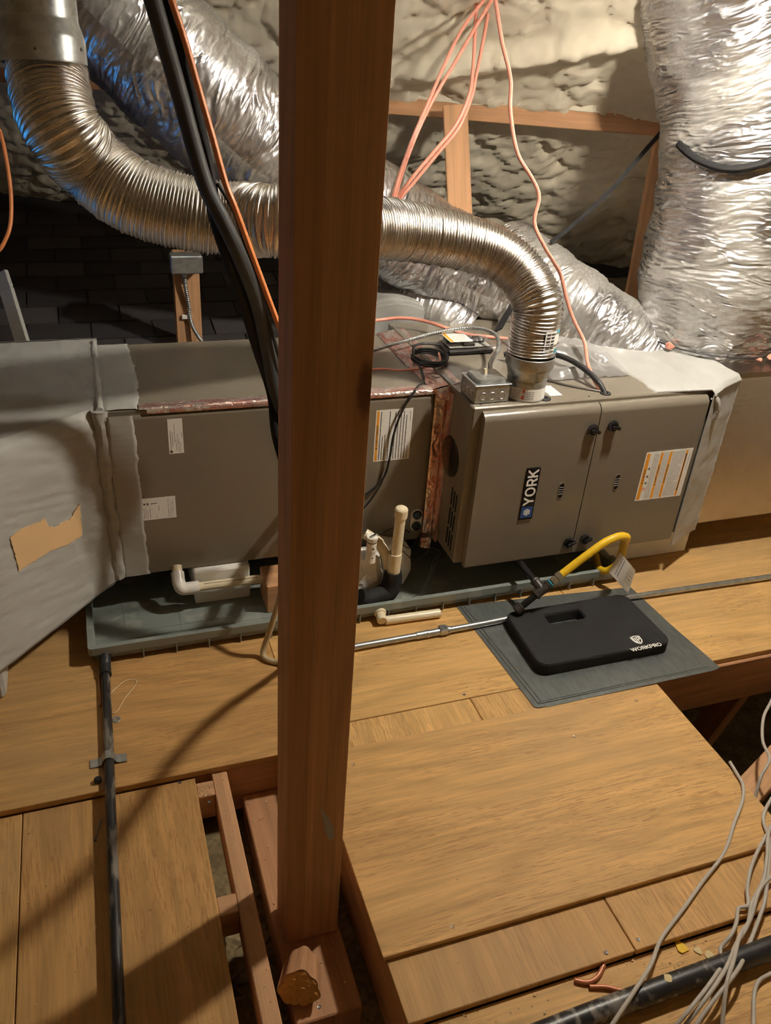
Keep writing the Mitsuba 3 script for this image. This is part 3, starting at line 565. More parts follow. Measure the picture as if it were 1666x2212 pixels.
SP4=[(0.035,1.075,0.687),(0.133,0.979,0.695),(0.241,0.862,0.674),(0.331,0.794,0.622)]
one('foil_duct', wrinkled(SP4, [.10, .11, .11, .10], 140, 120, 44), 'duct_foil', 'small dark foil duct low behind the coil cabinet, right of the post', 'duct', smooth=True)

# ---------------------------------------------------------------- flexible vent pipe
vp = thing('flexible_vent_pipe', 'shiny ribbed aluminium flexible vent pipe curving from upper left to the furnace top', 'pipe')
VP=[(-1.029,0.363,1.479),(-1.026,0.325,1.443),(-1.02,0.272,1.386),(-0.999,0.244,1.333),(-0.951,0.268,1.268),(-0.864,0.227,1.206),(-0.73,0.19,1.173),(-0.621,0.168,1.167),(-0.544,0.103,1.175)]
VQ=[(-0.373,0.148,1.156),(-0.18,0.211,1.128),(-0.021,0.212,1.101),(0.093,0.189,1.07),(0.158,0.145,1.024)]
VP = VP + VQ + [(.192, .085, .958), (.193, .080, .875), (.192, .074, .815)]
VR = np.interp(np.linspace(0, 1, 40), [0, .3, .55, .8, .9, 1], [.0865, .086, .079, .0715, .068, .067])
n = 2400; p = spl(VP, n); ls = np.linalg.norm(np.diff(p, axis=0), axis=1).sum(); s = np.linspace(0, ls, n)
rr = np.interp(s/ls, np.linspace(0, 1, 40), VR); ph = s/.0088
prof = .0024*np.sin(2*np.pi*ph) + np.where((ph % 5) < .6, .0022, 0)
obj('ribbed_wall', tube(p, rr+prof, 64), 'aluminium', vp, smooth=True)
CL=[(-1.028,0.302,1.472),(-1.029,0.3,1.508),(-1.03,0.302,1.569),(-1.029,0.327,1.687)]
d_ = A(CL[0])-A(CL[1]); c0 = A(CL[1]); ax = A(CL[3])-A(CL[1]); L = np.linalg.norm(ax)
obj('upper_collar', lathe([(.0905, -.035), (.0915, -.030), (.0915, .012), (.0895, .020), (.0815, .048), (.0805, .052), (.0815, .056), (.0815, .095), (.083, .099), (.0815, .103), (.0795, .106), (.0795, .35)], c0, ax, 56), 'galvanised', vp, smooth=30, label='galvanised reducer collar')
for a in (200, 262, 330):
    aa = math.radians(a); obj('collar_screw', lathe([(1e-5, .004), (.003, .003), (.004, 0)], c0 + .091*A([math.cos(aa), math.sin(aa), 0]), (math.cos(aa), math.sin(aa), 0), 10), 'steel_dark', vp)
obj('lower_reducer', lathe([(.0575, 0), (.0575, .050), (.0585, .054), (.0575, .058), (.0575, .066), (.060, .072), (.064, .088), (.0705, .100), (.0705, .128), (.0690, .130)], (.190, .072, .686), (0, 0, 1), 56), 'galvanised', vp, smooth=30, label='galvanised reducer')
obj('vent_label', lathe([(.0578, .004), (.0581, .0045), (.0581, .040), (.0578, .0405)], (.190, .072, .686), (0, 0, 1), 56), 'paper', vp, smooth=True, label='cream printed label')
def onvent(a0, a1, z0, z1, r=.0584):
    a, z = np.meshgrid(np.radians(np.linspace(a0, a1, 8)), np.linspace(z0, z1, 2), indexing='ij'); return grid(np.stack([.190+r*np.cos(a), .072+r*np.sin(a), .686+z], -1))
obj('vent_label_print', J([onvent(205+8*k, 205+8*k+g, .010+.0055*j, .0125+.0055*j) for j in range(5) for k, g in enumerate((7, 7, 6, 0, 7, 7, 6, 7)) if g]), 'grey_ink', vp)
obj('vent_label_mark', J([onvent(232, 240, .010, .021), onvent(234, 239, .030, .040)]), 'red_ink', vp)
obj('pipe_sticker', lathe([(.0697, .835-.686), (.0700, .835-.686), (.0700, .90-.686), (.0697, .90-.686)], (.1925, .078, .686), (0, 0, 1), 64)[0].reshape(4, 64, 3)[:, 46:57].transpose(1, 0, 2)[::-1] is None or grid(np.stack([[A([.1925+.0705*math.cos(a), .079+.0705*math.sin(a), z]) for z in (.832, .90)] for a in np.radians(np.linspace(268, 320, 9))])), 'paper', vp, smooth=True)
for z0, z1 in ((.832, .846), (.888, .90)): obj('sticker_band', grid(np.stack([[A([.1925+.0709*math.cos(a), .079+.0709*math.sin(a), z]) for z in (z0, z1)] for a in np.radians(np.linspace(303, 320, 5))])), 'teal_ink', vp, smooth=True)
obj('sticker_print', J([grid(np.stack([[A([.1925+.0709*math.cos(a), .079+.0709*math.sin(a), z]) for z in (zz, zz+.006)] for a in np.radians([a0, a0+5, a0+10])])) for a0 in (272, 285) for zz in np.arange(.838, .892, .010)]), 'ink', vp)

# ---------------------------------------------------------------- refrigerant line set and orange cable
ls_ = thing('line_set', 'thick black insulated refrigerant tube slanting down behind the post', 'pipe')
LS=[(-0.827,0.01,1.664),(-0.813,-0.003,1.612),(-0.794,-0.01,1.535),(-0.773,-0.008,1.454),(-0.734,-0.034,1.29),(-0.702,-0.049,1.217),(-0.664,-0.041,1.135),(-0.615,0.011,1.012),(-0.584,0.042,0.884),(-0.56,0.04,0.758)]
HID = [(-.525, -.01, .65), (-.49, -.06, .52), (-.44, -.03, .42), (-.40, .10, .38)]
obj('insulation', tube(spl(LS + HID + [(-.39, .196, .375)], 220), .0178, 24), 'pipe_insulation', ls_, smooth=True)
LT=[(-0.791,0.048,1.668),(-0.781,0.035,1.614),(-0.764,0.028,1.535),(-0.744,0.03,1.452),(-0.718,0,1.284),(-0.709,-0.014,1.209),(-0.685,-0.012,1.128),(-0.642,0.031,1.007),(-0.604,0.059,0.879),(-0.566,0.061,0.749)]
one('line_set', tube(spl(LT + [A(q)+A([-.04, .01, 0]) for q in HID[:3]] + [(-.47, .197, .33)], 200), .0155, 18), 'black_foam', 'black tube running close beside the thick insulated one on its shaded side', 'pipe', smooth=True)
LU=[(-0.701,-0.009,1.281),(-0.668,-0.022,1.221),(-0.634,-0.017,1.114),(-0.592,0.012,0.988),(-0.551,0.03,0.846),(-0.499,0.048,0.71),(-0.433,0.068,0.585)]
one('line_set', tube(spl(LU, 120), .0045, 10), 'black_rubber', 'thin black wire tucked between the thick insulated tube and the orange cable', 'cable', smooth=True)
OC=[(-0.789,0.017,1.66),(-0.775,0.006,1.611),(-0.754,0.006,1.545),(-0.73,0.001,1.455),(-0.708,-0.012,1.369),(-0.686,-0.028,1.28),(-0.669,-0.038,1.234),(-0.632,-0.031,1.132),(-0.586,0.001,1.014),(-0.558,0.006,0.941),(-0.508,-0.008,0.812),(-0.438,0.014,0.694),(-0.372,0.047,0.59)]
one('orange_cable', tube(spl(OC, 120), .0072, 12), 'orange_cable', 'bright orange cable running down alongside the black refrigerant tubes', 'cable', smooth=True)
OL=[(-1.262,1.1,1.311),(-1.203,1.043,1.256),(-1.189,1.015,1.221),(-1.182,0.96,1.139),(-1.183,0.915,1.068),(-1.194,0.877,1.001),(-1.215,0.857,0.958),(-1.243,0.848,0.927),(-1.314,0.861,0.904)]
one('orange_cable', tube(spl(OL, 70), .006, 10), 'orange_cable', 'short loop of orange cable at the far left edge by the dark foam', 'cable', smooth=True)

# ---------------------------------------------------------------- pink cables
pk = [
('pink cable hanging in front of the foam at right and entering the furnace top', [(0.103,0.49,1.767),(0.14,0.48,1.675),(0.16,0.448,1.579),(0.181,0.409,1.492),(0.181,0.384,1.413),(0.202,0.348,1.311),(0.249,0.326,1.247),(0.273,0.312,1.199),(0.262,0.297,1.131),(0.291,0.272,1.071),(0.345,0.292,1.017),(0.394,0.317,0.968),(0.426,0.305,0.89),(0.45,0.284,0.834),(0.474,0.238,0.776),(0.454,0.169,0.733),(0.437,0.081,0.704)] + [(.449, .040, .684)]),
('leftmost of the pink cables fanning down from the roof to behind the post', [(0.347,0.899,1.774),(0.281,0.866,1.683),(0.21,0.843,1.603),(0.15,0.808,1.513),(0.081,0.76,1.394),(0.01,0.708,1.271),(-0.036,0.697,1.128),(-0.046,0.73,0.979)]),
('second pink cable of the fan, crossing over the leftmost one', [(0.372,0.916,1.776),(0.305,0.858,1.684),(0.249,0.841,1.603),(0.182,0.808,1.512),(0.095,0.767,1.394),(0.025,0.727,1.271),(-0.024,0.706,1.13),(-0.037,0.728,0.979)]),
('straight pink cable in the fan that bends left at the beam', [(0.282,0.947,1.77),(0.27,0.895,1.682),(0.252,0.838,1.581),(0.235,0.788,1.493),(0.215,0.751,1.423),(0.169,0.727,1.337),(0.102,0.717,1.262),(0.03,0.716,1.178),(-0.018,0.732,1.096),(-0.034,0.727,0.98)]),
('pink cable in the fan just right of the straight one', [(0.359,0.958,1.776),(0.327,0.913,1.686),(0.285,0.847,1.557),(0.253,0.801,1.466),(0.235,0.775,1.415),(0.184,0.739,1.327),(0.116,0.729,1.251),(0.045,0.728,1.166),(-0.007,0.728,1.097),(-0.02,0.733,0.978)]),
('pink cable lying across the cabinet tops behind the control box', [(-0.165,0.666,0.72),(-0.041,0.701,0.72),(0.025,0.677,0.73),(0.091,0.634,0.73),(0.17,0.572,0.715),(0.223,0.57,0.7),(0.286,0.553,0.695),(0.363,0.527,0.692),(0.4,0.494,0.692)]),
('short pink wire on the cabinet top beside the coiled black cord', [(-0.223,0.368,0.674),(-0.154,0.369,0.674),(-0.107,0.35,0.674),(-0.047,0.347,0.676),(-0.007,0.332,0.69),(0.027,0.341,0.7),(0.053,0.413,0.7)])]
for l, P in pk: one('pink_cable', tube(spl(P, 90), .0058 if 'short' not in l else .0035, 10), 'pink_cable', l, 'cable', 'pink cables', smooth=True)

# ---------------------------------------------------------------- on top of the cabinets
sb = thing('switch_box', 'galvanised electrical box with toggle switch on the furnace top', 'switch box')
obj('box', bx(.010, .119, .034, .136, .6865, .742, .003), 'galvanised', sb)
cov = prism(sbox(.018, .042, .111, .128).buffer(-.012).buffer(.012), .012, .004)
obj('cover', xf(cov, t=(0, 0, .7425)), 'galvanised', sb, smooth=30)
obj('flange', bx(.007, .122, .031, .139, .7405, .7435, .001), 'galvanised', sb)
obj('toggle', hull([(.062+a, .088+b+.004*q, .7535+.016*q) for q in (0, 1) for a in (-.004, .004) for b in (-.004, .004)]), 'pvc_cream', sb)
Rm = np.stack([A([1., 0, 0]), A([0, 0, 1.]), A([0, -1., 0])], 1)
for x in (.037, .065, .095): obj('knockout', lathe([(.0085, 0), (.0095, .0014), (.0115, .0014), (.0125, 0), (.0085, .0004), (1e-5, .0004)], (x, .034, .708), (0, -1, 0), 24), 'galvanised', sb, smooth=30)
for y in (.060, .088, .114): obj('knockout', lathe([(.0085, 0), (.0095, .0014), (.0115, .0014), (.0125, 0), (.0085, .0004), (1e-5, .0004)], (.010, y, .708), (-1, 0, 0), 24), 'galvanised', sb, smooth=30)
mc = [(-.16, .47, .695), (-.118, .485, .70), (-.032, .495, .715), (.068, .50, .735), (.162, .49, .75), (.215, .45, .76), (.235, .385, .76), (.20, .29, .757), (.150, .22, .752), (.118, .175, .745), (.105, .13, .736)]
def armoured(P, r, n=420, pitch=.008): 
    p = spl(P, n); return tube(p, r, 12, True, lambda s, a: .0009*np.sin(2*np.pi*(s/pitch)+a))
one('armoured_cable', armoured(mc, .0062, 500), 'galvanised', 'grey flexible metal armoured cable arching over the black control box to the switch box', 'cable', smooth=True)
cb = thing('control_box', 'small black control box with clear lid behind the switch box on the cabinet top', 'control box')
obj('base', bx(.085, .250, .410, .510, .6875, .706, .006), 'black_plastic', cb)
obj('lid_flange', bx(.077, .258, .402, .518, .706, .7088, .001), 'clear_plastic', cb)
lid = bx(.090, .245, .415, .505, .7092, .7300, .006); obj('lid', lid, 'clear_plastic', cb)
obj('circuit_board', bx(.094, .241, .42, .50, .7095, .711, .0005), 'mastic', cb)
for x0, x1, y0, y1, z, m in ((.10, .135, .46, .495, .724, 'black_plastic'), (.145, .185, .425, .445, .720, 'black_plastic'), (.15, .18, .465, .495, .722, 'galvanised'), (.195, .232, .455, .485, .725, 'black_plastic')): obj('component', bx(x0, x1, y0, y1, .7112, z, .001), m, cb)
obj('label', xf(quadsheet(.080, .080), t=(.094, .420, .7302)), 'paper', cb)
obj('label_band', xf(rects([(.002, .002, .014, .078)], 0, .0003), t=(.094, .420, .7306)), 'orange_ink', cb)
obj('label_print', xf(rects(printlines([(y, y+.004, .018, .075) for y in np.arange(.008, .072, .008)], 6, 0, 0), 0, .0002), t=(.094, .420, .7306)), 'grey_ink', cb)
cc = thing('coiled_cord', 'coiled thin black cord on the foil tape, its tail hanging down the cabinet front', 'cord')
loop = []
for k in range(5):
    for a in np.linspace(0, 2*math.pi, 16, endpoint=False): loop.append((.003+(.052+.002*(k % 3))*math.cos(a+2.6)+.002*k, .378+(.062+.003*(k % 2))*math.sin(a+2.6), .6925+.0035*k))
obj('loops', tube(spl(loop, 500), .0031, 8), 'black_rubber', cc, smooth=True)
tail = [(-.045, .335, .695), (-.050, .29, .686), (-.062, .245, .678), (-.09, .215, .676), (-.112, .190, .668), (-.149, .184, .609), (-.169, .184, .534), (-.176, .184, .456), (-.190, .184, .392), (-.235, .184, .345), (-.32, .186, .30)]
obj('tail', tube(spl(tail, 120), .0036, 8), 'black_rubber', cc, smooth=True)
obj('tail', tube(spl([(-.176, .186, .44), (-.195, .188, .37), (-.225, .188, .315), (-.26, .19, .27)], 50), .0026, 8), 'black_rubber', cc, smooth=True)
obj('lead', tube(spl([(-.03, .43, .70), (-.01, .47, .705), (.03, .49, .705), (.07, .485, .702), (.086, .478, .70)], 50), .0042, 8), 'black_rubber', cc, smooth=True)
one('power_cord', tube(spl([(.25, .34, .71), (.32, .30, .735), (.366, .258, .738), (.400, .194, .74), (.425, .125, .728), (.441, .070, .708), (.449, .042, .684)], 70), .0085, 14), 'black_rubber', 'thick black power cord arching into the furnace top behind the vent pipe', 'cord', smooth=True)
one('flat_cord', tube(spl([(.23, .20, .690), (.30, .175, .690), (.35, .120, .690), (.40, .080, .690), (.44, .052, .689)], 50), .0035, 8), 'steel_dark', 'thin grey cord lying on the furnace top under the thick black one', 'cord', smooth=True)
g = np.linspace(0, 1, 70); U, V = np.meshgrid(g, g, indexing='ij'); X = .33+.28*U; Y = .155+.32*V - .10*(U-.5)*V
hz = .688 + .030*np.sin(np.pi*U)**.6*np.sin(np.pi*V)**.6 + .034*(1-np.abs(2*meshkit.noise(np.stack([U*5+V*3, V*6, 0*U], -1), 3)-1))*np.sin(np.pi*U)**.3*np.sin(np.pi*V)**.3 + .006*meshkit.noise(np.stack([U*18, V*18, 0*U], -1), 5)
one('plastic_bag', grid(np.stack([X, Y, hz], -1)), 'bag_film', 'crumpled clear plastic bag of papers lying on the furnace top behind the black cord', 'bag', smooth=True)
one('paper_booklet', xf(J([quadsheet(.14, .19, .006)]), rot([0, 0, 1], 12), (.38, .24, .6875)), 'paper', 'white papers inside the clear plastic bag on the furnace top', 'paper')
one('control_box', J([bx(-.36, -.205, .40, .50, .669, .70, .005)]), 'black_plastic', 'black box just peeking out right of the post on the coil cabinet top', 'control box')
jb = thing('junction_box', 'small grey metal junction box on the short stud below the flexible pipe at left', 'junction box')
obj('box', bx(-.722, -.615, .945, 1.009, .822, .882, .004), 'galvanised', jb)
obj('connector', cyl((-.675, .985, .822), (-.675, .985, .805), .011, 18), 'galvanised', jb)
one('armoured_cable', armoured([(-.675, .985, .81), (-.672, .992, .76), (-.664, .998, .70), (-.662, 1.0, .655), (-.65, .99, .61), (-.62, .96, .565), (-.57, .90, .52)], .0068, 300, .007), 'galvanised', 'metal armoured cable running down the short stud from the junction box', 'cable', smooth=True)
one('cable_clip', bx(-.690, -.655, 1.0, 1.010, .648, .662, .001), 'pvc_white', 'small white clip holding the armoured cable on the short stud', 'clip')
ST=[(1.002,0.763,1.371),(0.898,0.739,1.27),(0.806,0.731,1.163),(0.691,0.721,1.058),(0.615,0.714,1.001),(0.573,0.712,0.972)]
def ribbon(P, w, n, side, th=.0015):
    p = spl(P, n); s = A(side, float); s /= np.linalg.norm(s); t = np.gradient(p, axis=0); nn = np.cross(t, s); nn /= np.linalg.norm(nn, axis=1, keepdims=True)
    a, b = p-s*w/2, p+s*w/2; G = np.stack([a+nn*th, b+nn*th, b-nn*th, a-nn*th, a+nn*th], 1); return grid(G)
one('hanging_strap', ribbon(ST, .015, 50, (1, -1, -1)), 'black_foam', 'flat black strap stretched diagonally below the long beam beside the upright foil duct', 'strap', smooth=False)
ST2=[(0.515,0.689,0.92),(0.448,0.637,0.838),(0.374,0.589,0.757),(0.324,0.545,0.716)]
one('hanging_strap', ribbon(ST2, .034, 30, (.7, -.3, .5)), 'black_foam', 'black strap under the low foil duct left of the flexible pipe elbow', 'strap')

# ---------------------------------------------------------------- drain pan and what stands in it
dp = thing('drain_pan', 'long shallow grey-green plastic drain pan with ribbed edge under the furnace', 'pan')
x0, x1, y0, y1 = -1.090, .612, -.010, .86
obj('base', bx(x0, x1, y0, y1, .010, .014, .001), 'pan_plastic', dp)
obj('wall', J([bx(x0, x1, y0, y0+.005, .014, .058, .001), bx(x0, x1, y1-.005, y1, .014, .058, .001), bx(x0, x0+.005, y0+.005, y1-.005, .014, .058, .001), bx(x1-.005, x1, y0+.005, y1-.005, .014, .058, .001)]), 'pan_plastic', dp)
ro, ri = sbox(x0-.014, y0-.014, x1+.014, y1+.014).buffer(-.012).buffer(.012), sbox(x0+.001, y0+.001, x1-.001, y1-.001)
lipo = ro.difference(ro.buffer(-.003))
obj('rim', J([xf(prism(ro.difference(ri), .003), t=(0, 0, .057)), xf(prism(lipo, .024), t=(0, 0, .0355))]), 'pan_plastic', dp)
for x in np.arange(-1.05, .60, .0925): obj('rib', bx(x-.0018, x+.0018, y0-.0135, y0-.0005, .003, .0565, .0006), 'pan_plastic', dp)
for y in np.arange(.09, .85, .0925): obj('rib', bx(x0-.0135, x0-.0005, y-.0016, y+.0016, .004, .0565, .0006), 'pan_plastic', dp)
obj('end_tab', bx(x1-.004, x1+.014, y0-.015, y0+.05, .058, .074, .002), 'pan_plastic', dp)
obj('seam', J([bx(-1.02, -.30, y, y+.004, .014, .0152, .0004) for y in (.055, .085)] + [bx(x, x+.004, .02, .4, .014, .0152, .0004) for x in (-1.0, -.84, -.66, -.1)]), 'pan_plastic', dp)
one('foam_block', bx(-.785, -.615, .172, .42, .0145, .1335, .004), 'polystyrene', 'white foam block in the drain pan holding up the coil cabinet behind the white pipe', 'foam block')
one('wood_block', wbx(-.580, -.44, .078, .19, .0145, .113, .002), 'lumber', 'small orange wood block in the drain pan behind the post edge', 'block')
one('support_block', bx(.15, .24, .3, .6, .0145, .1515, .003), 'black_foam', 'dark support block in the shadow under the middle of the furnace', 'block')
one('support_plate', bx(.08, .235, .06, .20, .118, .1505, .003), 'galvanised', 'pale metal plate under the front left corner of the furnace', 'plate')
dr_ = thing('drain_pipe', 'cream plastic drain pipe with white elbow running along the coil cabinet front', 'pipe')
obj('pipe', tube(spl([(-.80, .148, .098), (-.52, .144, .096), (-.29, .12, .085)], 40), .0138, 20), 'pvc_cream', dr_, smooth=30)
obj('elbow', tube(spl([(-.832, .185, .134), (-.832, .160, .115), (-.826, .148, .101), (-.810, .147, .098), (-.775, .147, .098)], 40), .0195, 22), 'pvc_white', dr_, smooth=30)
obj('riser', cyl((-.832, .20, .15), (-.832, .170, .12), .015, 18), 'pvc_cream', dr_, smooth=30)
obj('lettering', xf(rects(printlines([(0, .004, 0, .165)], 12, 0, 0, .8), 0, .0003), plane((0, 0, 0), (1, -.014, -.007), (0, .5, .86))[0], (-.762, .1405, .108)), 'ink', dr_)
tr_ = thing('condensate_trap', 'cream upright capped pipe with black insulated bend beside the white foam lump', 'trap')
obj('standpipe', cyl((-.183, .05, .12), (-.177, .05, .345), .0165, 28), 'pvc_cream', tr_, smooth=30)
obj('cap', lathe([(.0172, 0), (.0202, .001), (.0202, .028), (.017, .033), (.009, .036), (1e-5, .0365)], (-.177, .05, .325), (.02, 0, 1), 32), 'pvc_cream', tr_, smooth=30)
obj('coupling', lathe([(.0165, 0), (.0208, .001), (.0212, .085), (.0200, .0885), (.0165, .0885)], (-.1855, .05, .108), (.02, 0, 1), 32), 'pvc_cream', tr_, smooth=30)
obj('insulation', tube(spl([(-.1855, .05, .128), (-.187, .049, .09), (-.200, .045, .055), (-.235, .038, .046), (-.275, .030, .048), (-.30, .028, .06)], 60), np.interp(np.linspace(0, 1, 60), [0, .1, .5, 1], [.0265, .030, .033, .029]), 24), 'black_foam', tr_, smooth=30, label='black foam insulation')
obj('inlet', tube(spl([(-.262, .125, .232), (-.245, .115, .222), (-.222, .095, .205), (-.205, .080, .175), (-.195, .072, .14), (-.19, .06, .11)], 50), .0165, 22), 'pvc_cream', tr_, smooth=30)
obj('inlet_collar', tube(spl([(-.240, .112, .219), (-.220, .094, .203)], 10), .0195, 22), 'pvc_cream', tr_, smooth=30)
fs = thing('float_switch', 'white cylindrical float switch with printed body right of the post', 'switch')
obj('body', cyl((-.259, .065, .165), (-.258, .066, .252), .0158, 28), 'pvc_white', fs, smooth=30)
obj('cap', lathe([(.0165, 0), (.0185, .001), (.0185, .008), (.017, .010), (1e-5, .010)], (-.258, .066, .249), (0, 0, 1), 28), 'pvc_white', fs, smooth=30)
obj('band', lathe([(.0158, 0), (.0163, .0003), (.0163, .003), (.0158, .0033)], (-.258, .066, .238), (0, 0, 1), 28), 'ink', fs)
obj('print', J([grid(np.stack([[A([-.2585+.0161*math.cos(a), .0655+.0161*math.sin(a), z]) for z in (zz, zz+hh_)] for a in np.radians(np.linspace(a0, a1, 4))])) for zz, hh_, a0, a1 in ((.218, .006, 262, 285), (.206, .0015, 235, 300), (.201, .0015, 235, 300), (.196, .0015, 235, 290), (.186, .004, 262, 280))]), 'ink', fs)
obj('wire', tube(spl([(-.268, .06, .260), (-.262, .055, .268), (-.250, .06, .270), (-.235, .08, .262), (-.22, .10, .245), (-.19, .14, .22), (-.15, .17, .21), (-.11, .185, .19), (-.07, .2, .16)], 60), .0016, 6), 'black_rubber', fs, smooth=True)
def rock(pts, seed, amp=.006, ref=.008):
    m = m3.Manifold.hull_points(A(pts, float)).refine_to_length(ref).to_mesh(); v = m.vert_properties[:, :3]; c = v.mean(0); d = v-c; d /= np.linalg.norm(d, axis=1, keepdims=True)
    return v + d*(amp*2*(meshkit.fbm(v*45, 3, seed)-.5))[:, None], m.tri_verts
one('foam_lump', rock([(-.30, .09, .165), (-.24, .075, .162), (-.215, .10, .150), (-.30, .075, .05), (-.225, .065, .045), (-.20, .085, .06), (-.3, .16, .16), (-.2, .17, .15), (-.2, .17, .03), (-.3, .17, .03)], 3), 'polystyrene', 'rough white foam lump under the float switch right of the post', 'foam')
one('foam_lump', rock([(-.185, .12, .165), (-.125, .12, .170), (-.095, .14, .142), (-.094, .125, .065), (-.125, .105, .030), (-.175, .105, .035), (-.19, .2, .17), (-.10, .21, .14), (-.10, .2, .02), (-.19, .2, .02)], 8, .004), 'polystyrene', 'white broken foam block right of the upright capped pipe', 'foam')
for k, P in enumerate(([(-.15, .11, .19), (-.12, .10, .172), (-.10, .11, .175), (-.07, .13, .20), (-.045, .14, .19), (-.02, .13, .165)], [(-.14, .10, .165), (-.10, .09, .13), (-.06, .10, .14), (-.035, .11, .155), (-.015, .10, .15)], [(-.015, .10, .148), (-.04, .08, .12), (-.06, .06, .07), (-.085, .04, .035), (-.13, .03, .025), (-.16, .02, .020)], [(-.008, .095, .142), (-.030, .075, .105), (-.05, .055, .06), (-.08, .035, .03), (-.12, .025, .022), (-.15, .018, .018)])):
    one('sensor_wire', tube(spl(P, 50), .0013, 6), 'black_rubber', ('thin black wire looping at the top of the wires by the foam block', 'thin black wire crossing in front of the dark gap to the furnace corner', 'upper of two thin black wires curling down into the drain pan', 'lower of two thin black wires curling down into the drain pan')[k], 'wire')
ps = thing('pipe_stub', 'short capped cream pipe end poking out below the drain pan rim', 'pipe')
obj('pipe', cyl((-.243, .008, .034), (-.250, -.055, .022), .0155, 26), 'pvc_cream', ps, smooth=30); obj('fitting', cyl((-.244, -.0, .0335), (-.247, -.028, .028), .019, 26), 'pvc_cream', ps, smooth=30)
one('loose_pipe', J([cyl((-.236, -.045, .0145), (-.055, -.050, .0145), .0138, 24)]), 'pvc_cream', 'loose piece of cream plastic pipe lying on the plywood in front of the drain pan', 'pipe', smooth=30)

# ---------------------------------------------------------------- gas connection
gt = thing('gas_pipe_tee', 'black iron gas pipe tee with capped drip leg sticking out under the furnace', 'pipe fitting')
q0, q1 = A([.158, -.145, .052]), A([.332, -.13, .178]); ax = (q1-q0)/np.linalg.norm(q1-q0); P_ = lambda s: q0+ax*s
obj('cap', lathe([(1e-5, 0), (.012, 0), (.0165, .004), (.0165, .020), (.018, .021), (.018, .026), (.014, .027)], q0, ax, 28), 'black_iron', gt, smooth=30)
obj('nipple', cyl(P_(.024), P_(.085), .0108, 22), 'black_plastic', gt, smooth=30)
obj('tee', J([lathe([(.0125, 0), (.0165, .001), (.0165, .007), (.0145, .009), (.0145, .047), (.0165, .049), (.0165, .055), (.0125, .056)], P_(.080), ax, 28), cyl(P_(.108), P_(.108)+A([-.01, .034, .012]), .0145, 24), cyl(P_(.108)+A([-.009, .030, .0105]), P_(.108)+A([-.011, .038, .0135]), .0165, 24)]), 'black_iron', gt, smooth=30)
obj('branch', cyl(P_(.108)+A([-.01, .03, .011]), (.215, .12, .155), .0105, 20), 'black_plastic', gt, smooth=30)
obj('sealant', lathe([(.0112, 0), (.0132, .001), (.0132, .004), (.0112, .005)], P_(.138), ax, 20), 'teal_ink', gt, smooth=30, label='blue thread sealant')
obj('union', lathe([(.0115, 0), (.0145, .001), (.0145, .014), (.012, .016), (.012, .020), (.0155, .022), (.0155, .038), (.013, .040)], P_(.146), ax, 6), 'brass', gt, label='brass union nut')
gh = thing('gas_hose', 'bright yellow flexible gas hose bending over from the black gas tee', 'hose')
obj('hose', tube(spl([P_(.178), (.345, -.132, .190), (.388, -.135, .227), (.438, -.135, .262), (.485, -.133, .276), (.520, -.125, .266), (.537, -.110, .245), (.543, -.098, .215), (.555, -.085, .17), (.562, -.070, .12), (.558, -.05, .085), (.548, -.030, .064), (.560, .02, .045), (.60, .10, .04)], 160), .0128, 22), 'yellow', gh, smooth=True)
cor = [A(q) for q in ((.516, -.122, .206), (.600, -.118, .118), (.592, -.122, .030), (.486, -.128, .139))]
uu, vv = np.meshgrid(np.linspace(0, 1, 24), np.linspace(0, 1, 24), indexing='ij'); U_, V_ = uu[..., None], vv[..., None]
TG = cor[0]*(1-U_)*(1-V_)+cor[1]*U_*(1-V_)+cor[2]*U_*V_+cor[3]*(1-U_)*V_; TG[..., 1] += -.010*np.sin(np.pi*uu)+.006*np.sin(uu*9)*vv*(1-vv)
obj('tag', grid(TG), 'paper', gh, smooth=True, label='white paper tag')
def tagq(u0, u1, v0, v1): return grid(A([[(lambda P: P + A([-.1, -.9, .1])*.0008)(TG[int(round(a*23)), int(round(b*23))]) for b in np.linspace(v0, v1, 3)] for a in np.linspace(u0, u1, 3)]))
obj('tag_print', J([tagq(.55+.1*i, .61+.1*i, .2+.16*j, .28+.16*j) for i in range(4) for j in range(4)] + [tagq(.08+.1*i, .1+.1*i, .1, .85) for i in range(4)]), 'grey_ink', gh)
gp = thing('steel_conduit', 'long thin steel conduit lying across the plywood and metal sheet in front of the furnace', 'conduit')
obj('tube', tube(spl([(-.56, -.144, .0135), (-.345, -.140, .0135), (.034, -.133, .0135), (.30, -.1235, .0150), (.567, -.1215, .0135), (1.2, -.138, .0125), (2.3, -.17, .0125)], 120), .0098, 20), 'galvanised', gp, smooth=True)
obj('coupling', J([cyl((-.170, -.1372, .0135), (-.055, -.1342, .0135), .0115, 22), cyl((-.135, -.1362, .0135), (-.128, -.136, .0135), .0128, 22), cyl((-.066, -.1345, .0135), (-.060, -.1344, .0135), .0130, 22)]), 'galvanised', gp, smooth=30)
obj('clamp', J([bx(-.092, -.066, -.1500, -.120, .006, .0275, .003), cyl((-.088, -.135, .027), (-.088, -.135, .031), .004, 12), cyl((-.070, -.135, .027), (-.070, -.135, .031), .004, 12)]), 'galvanised', gp, label='coupling with two screws')

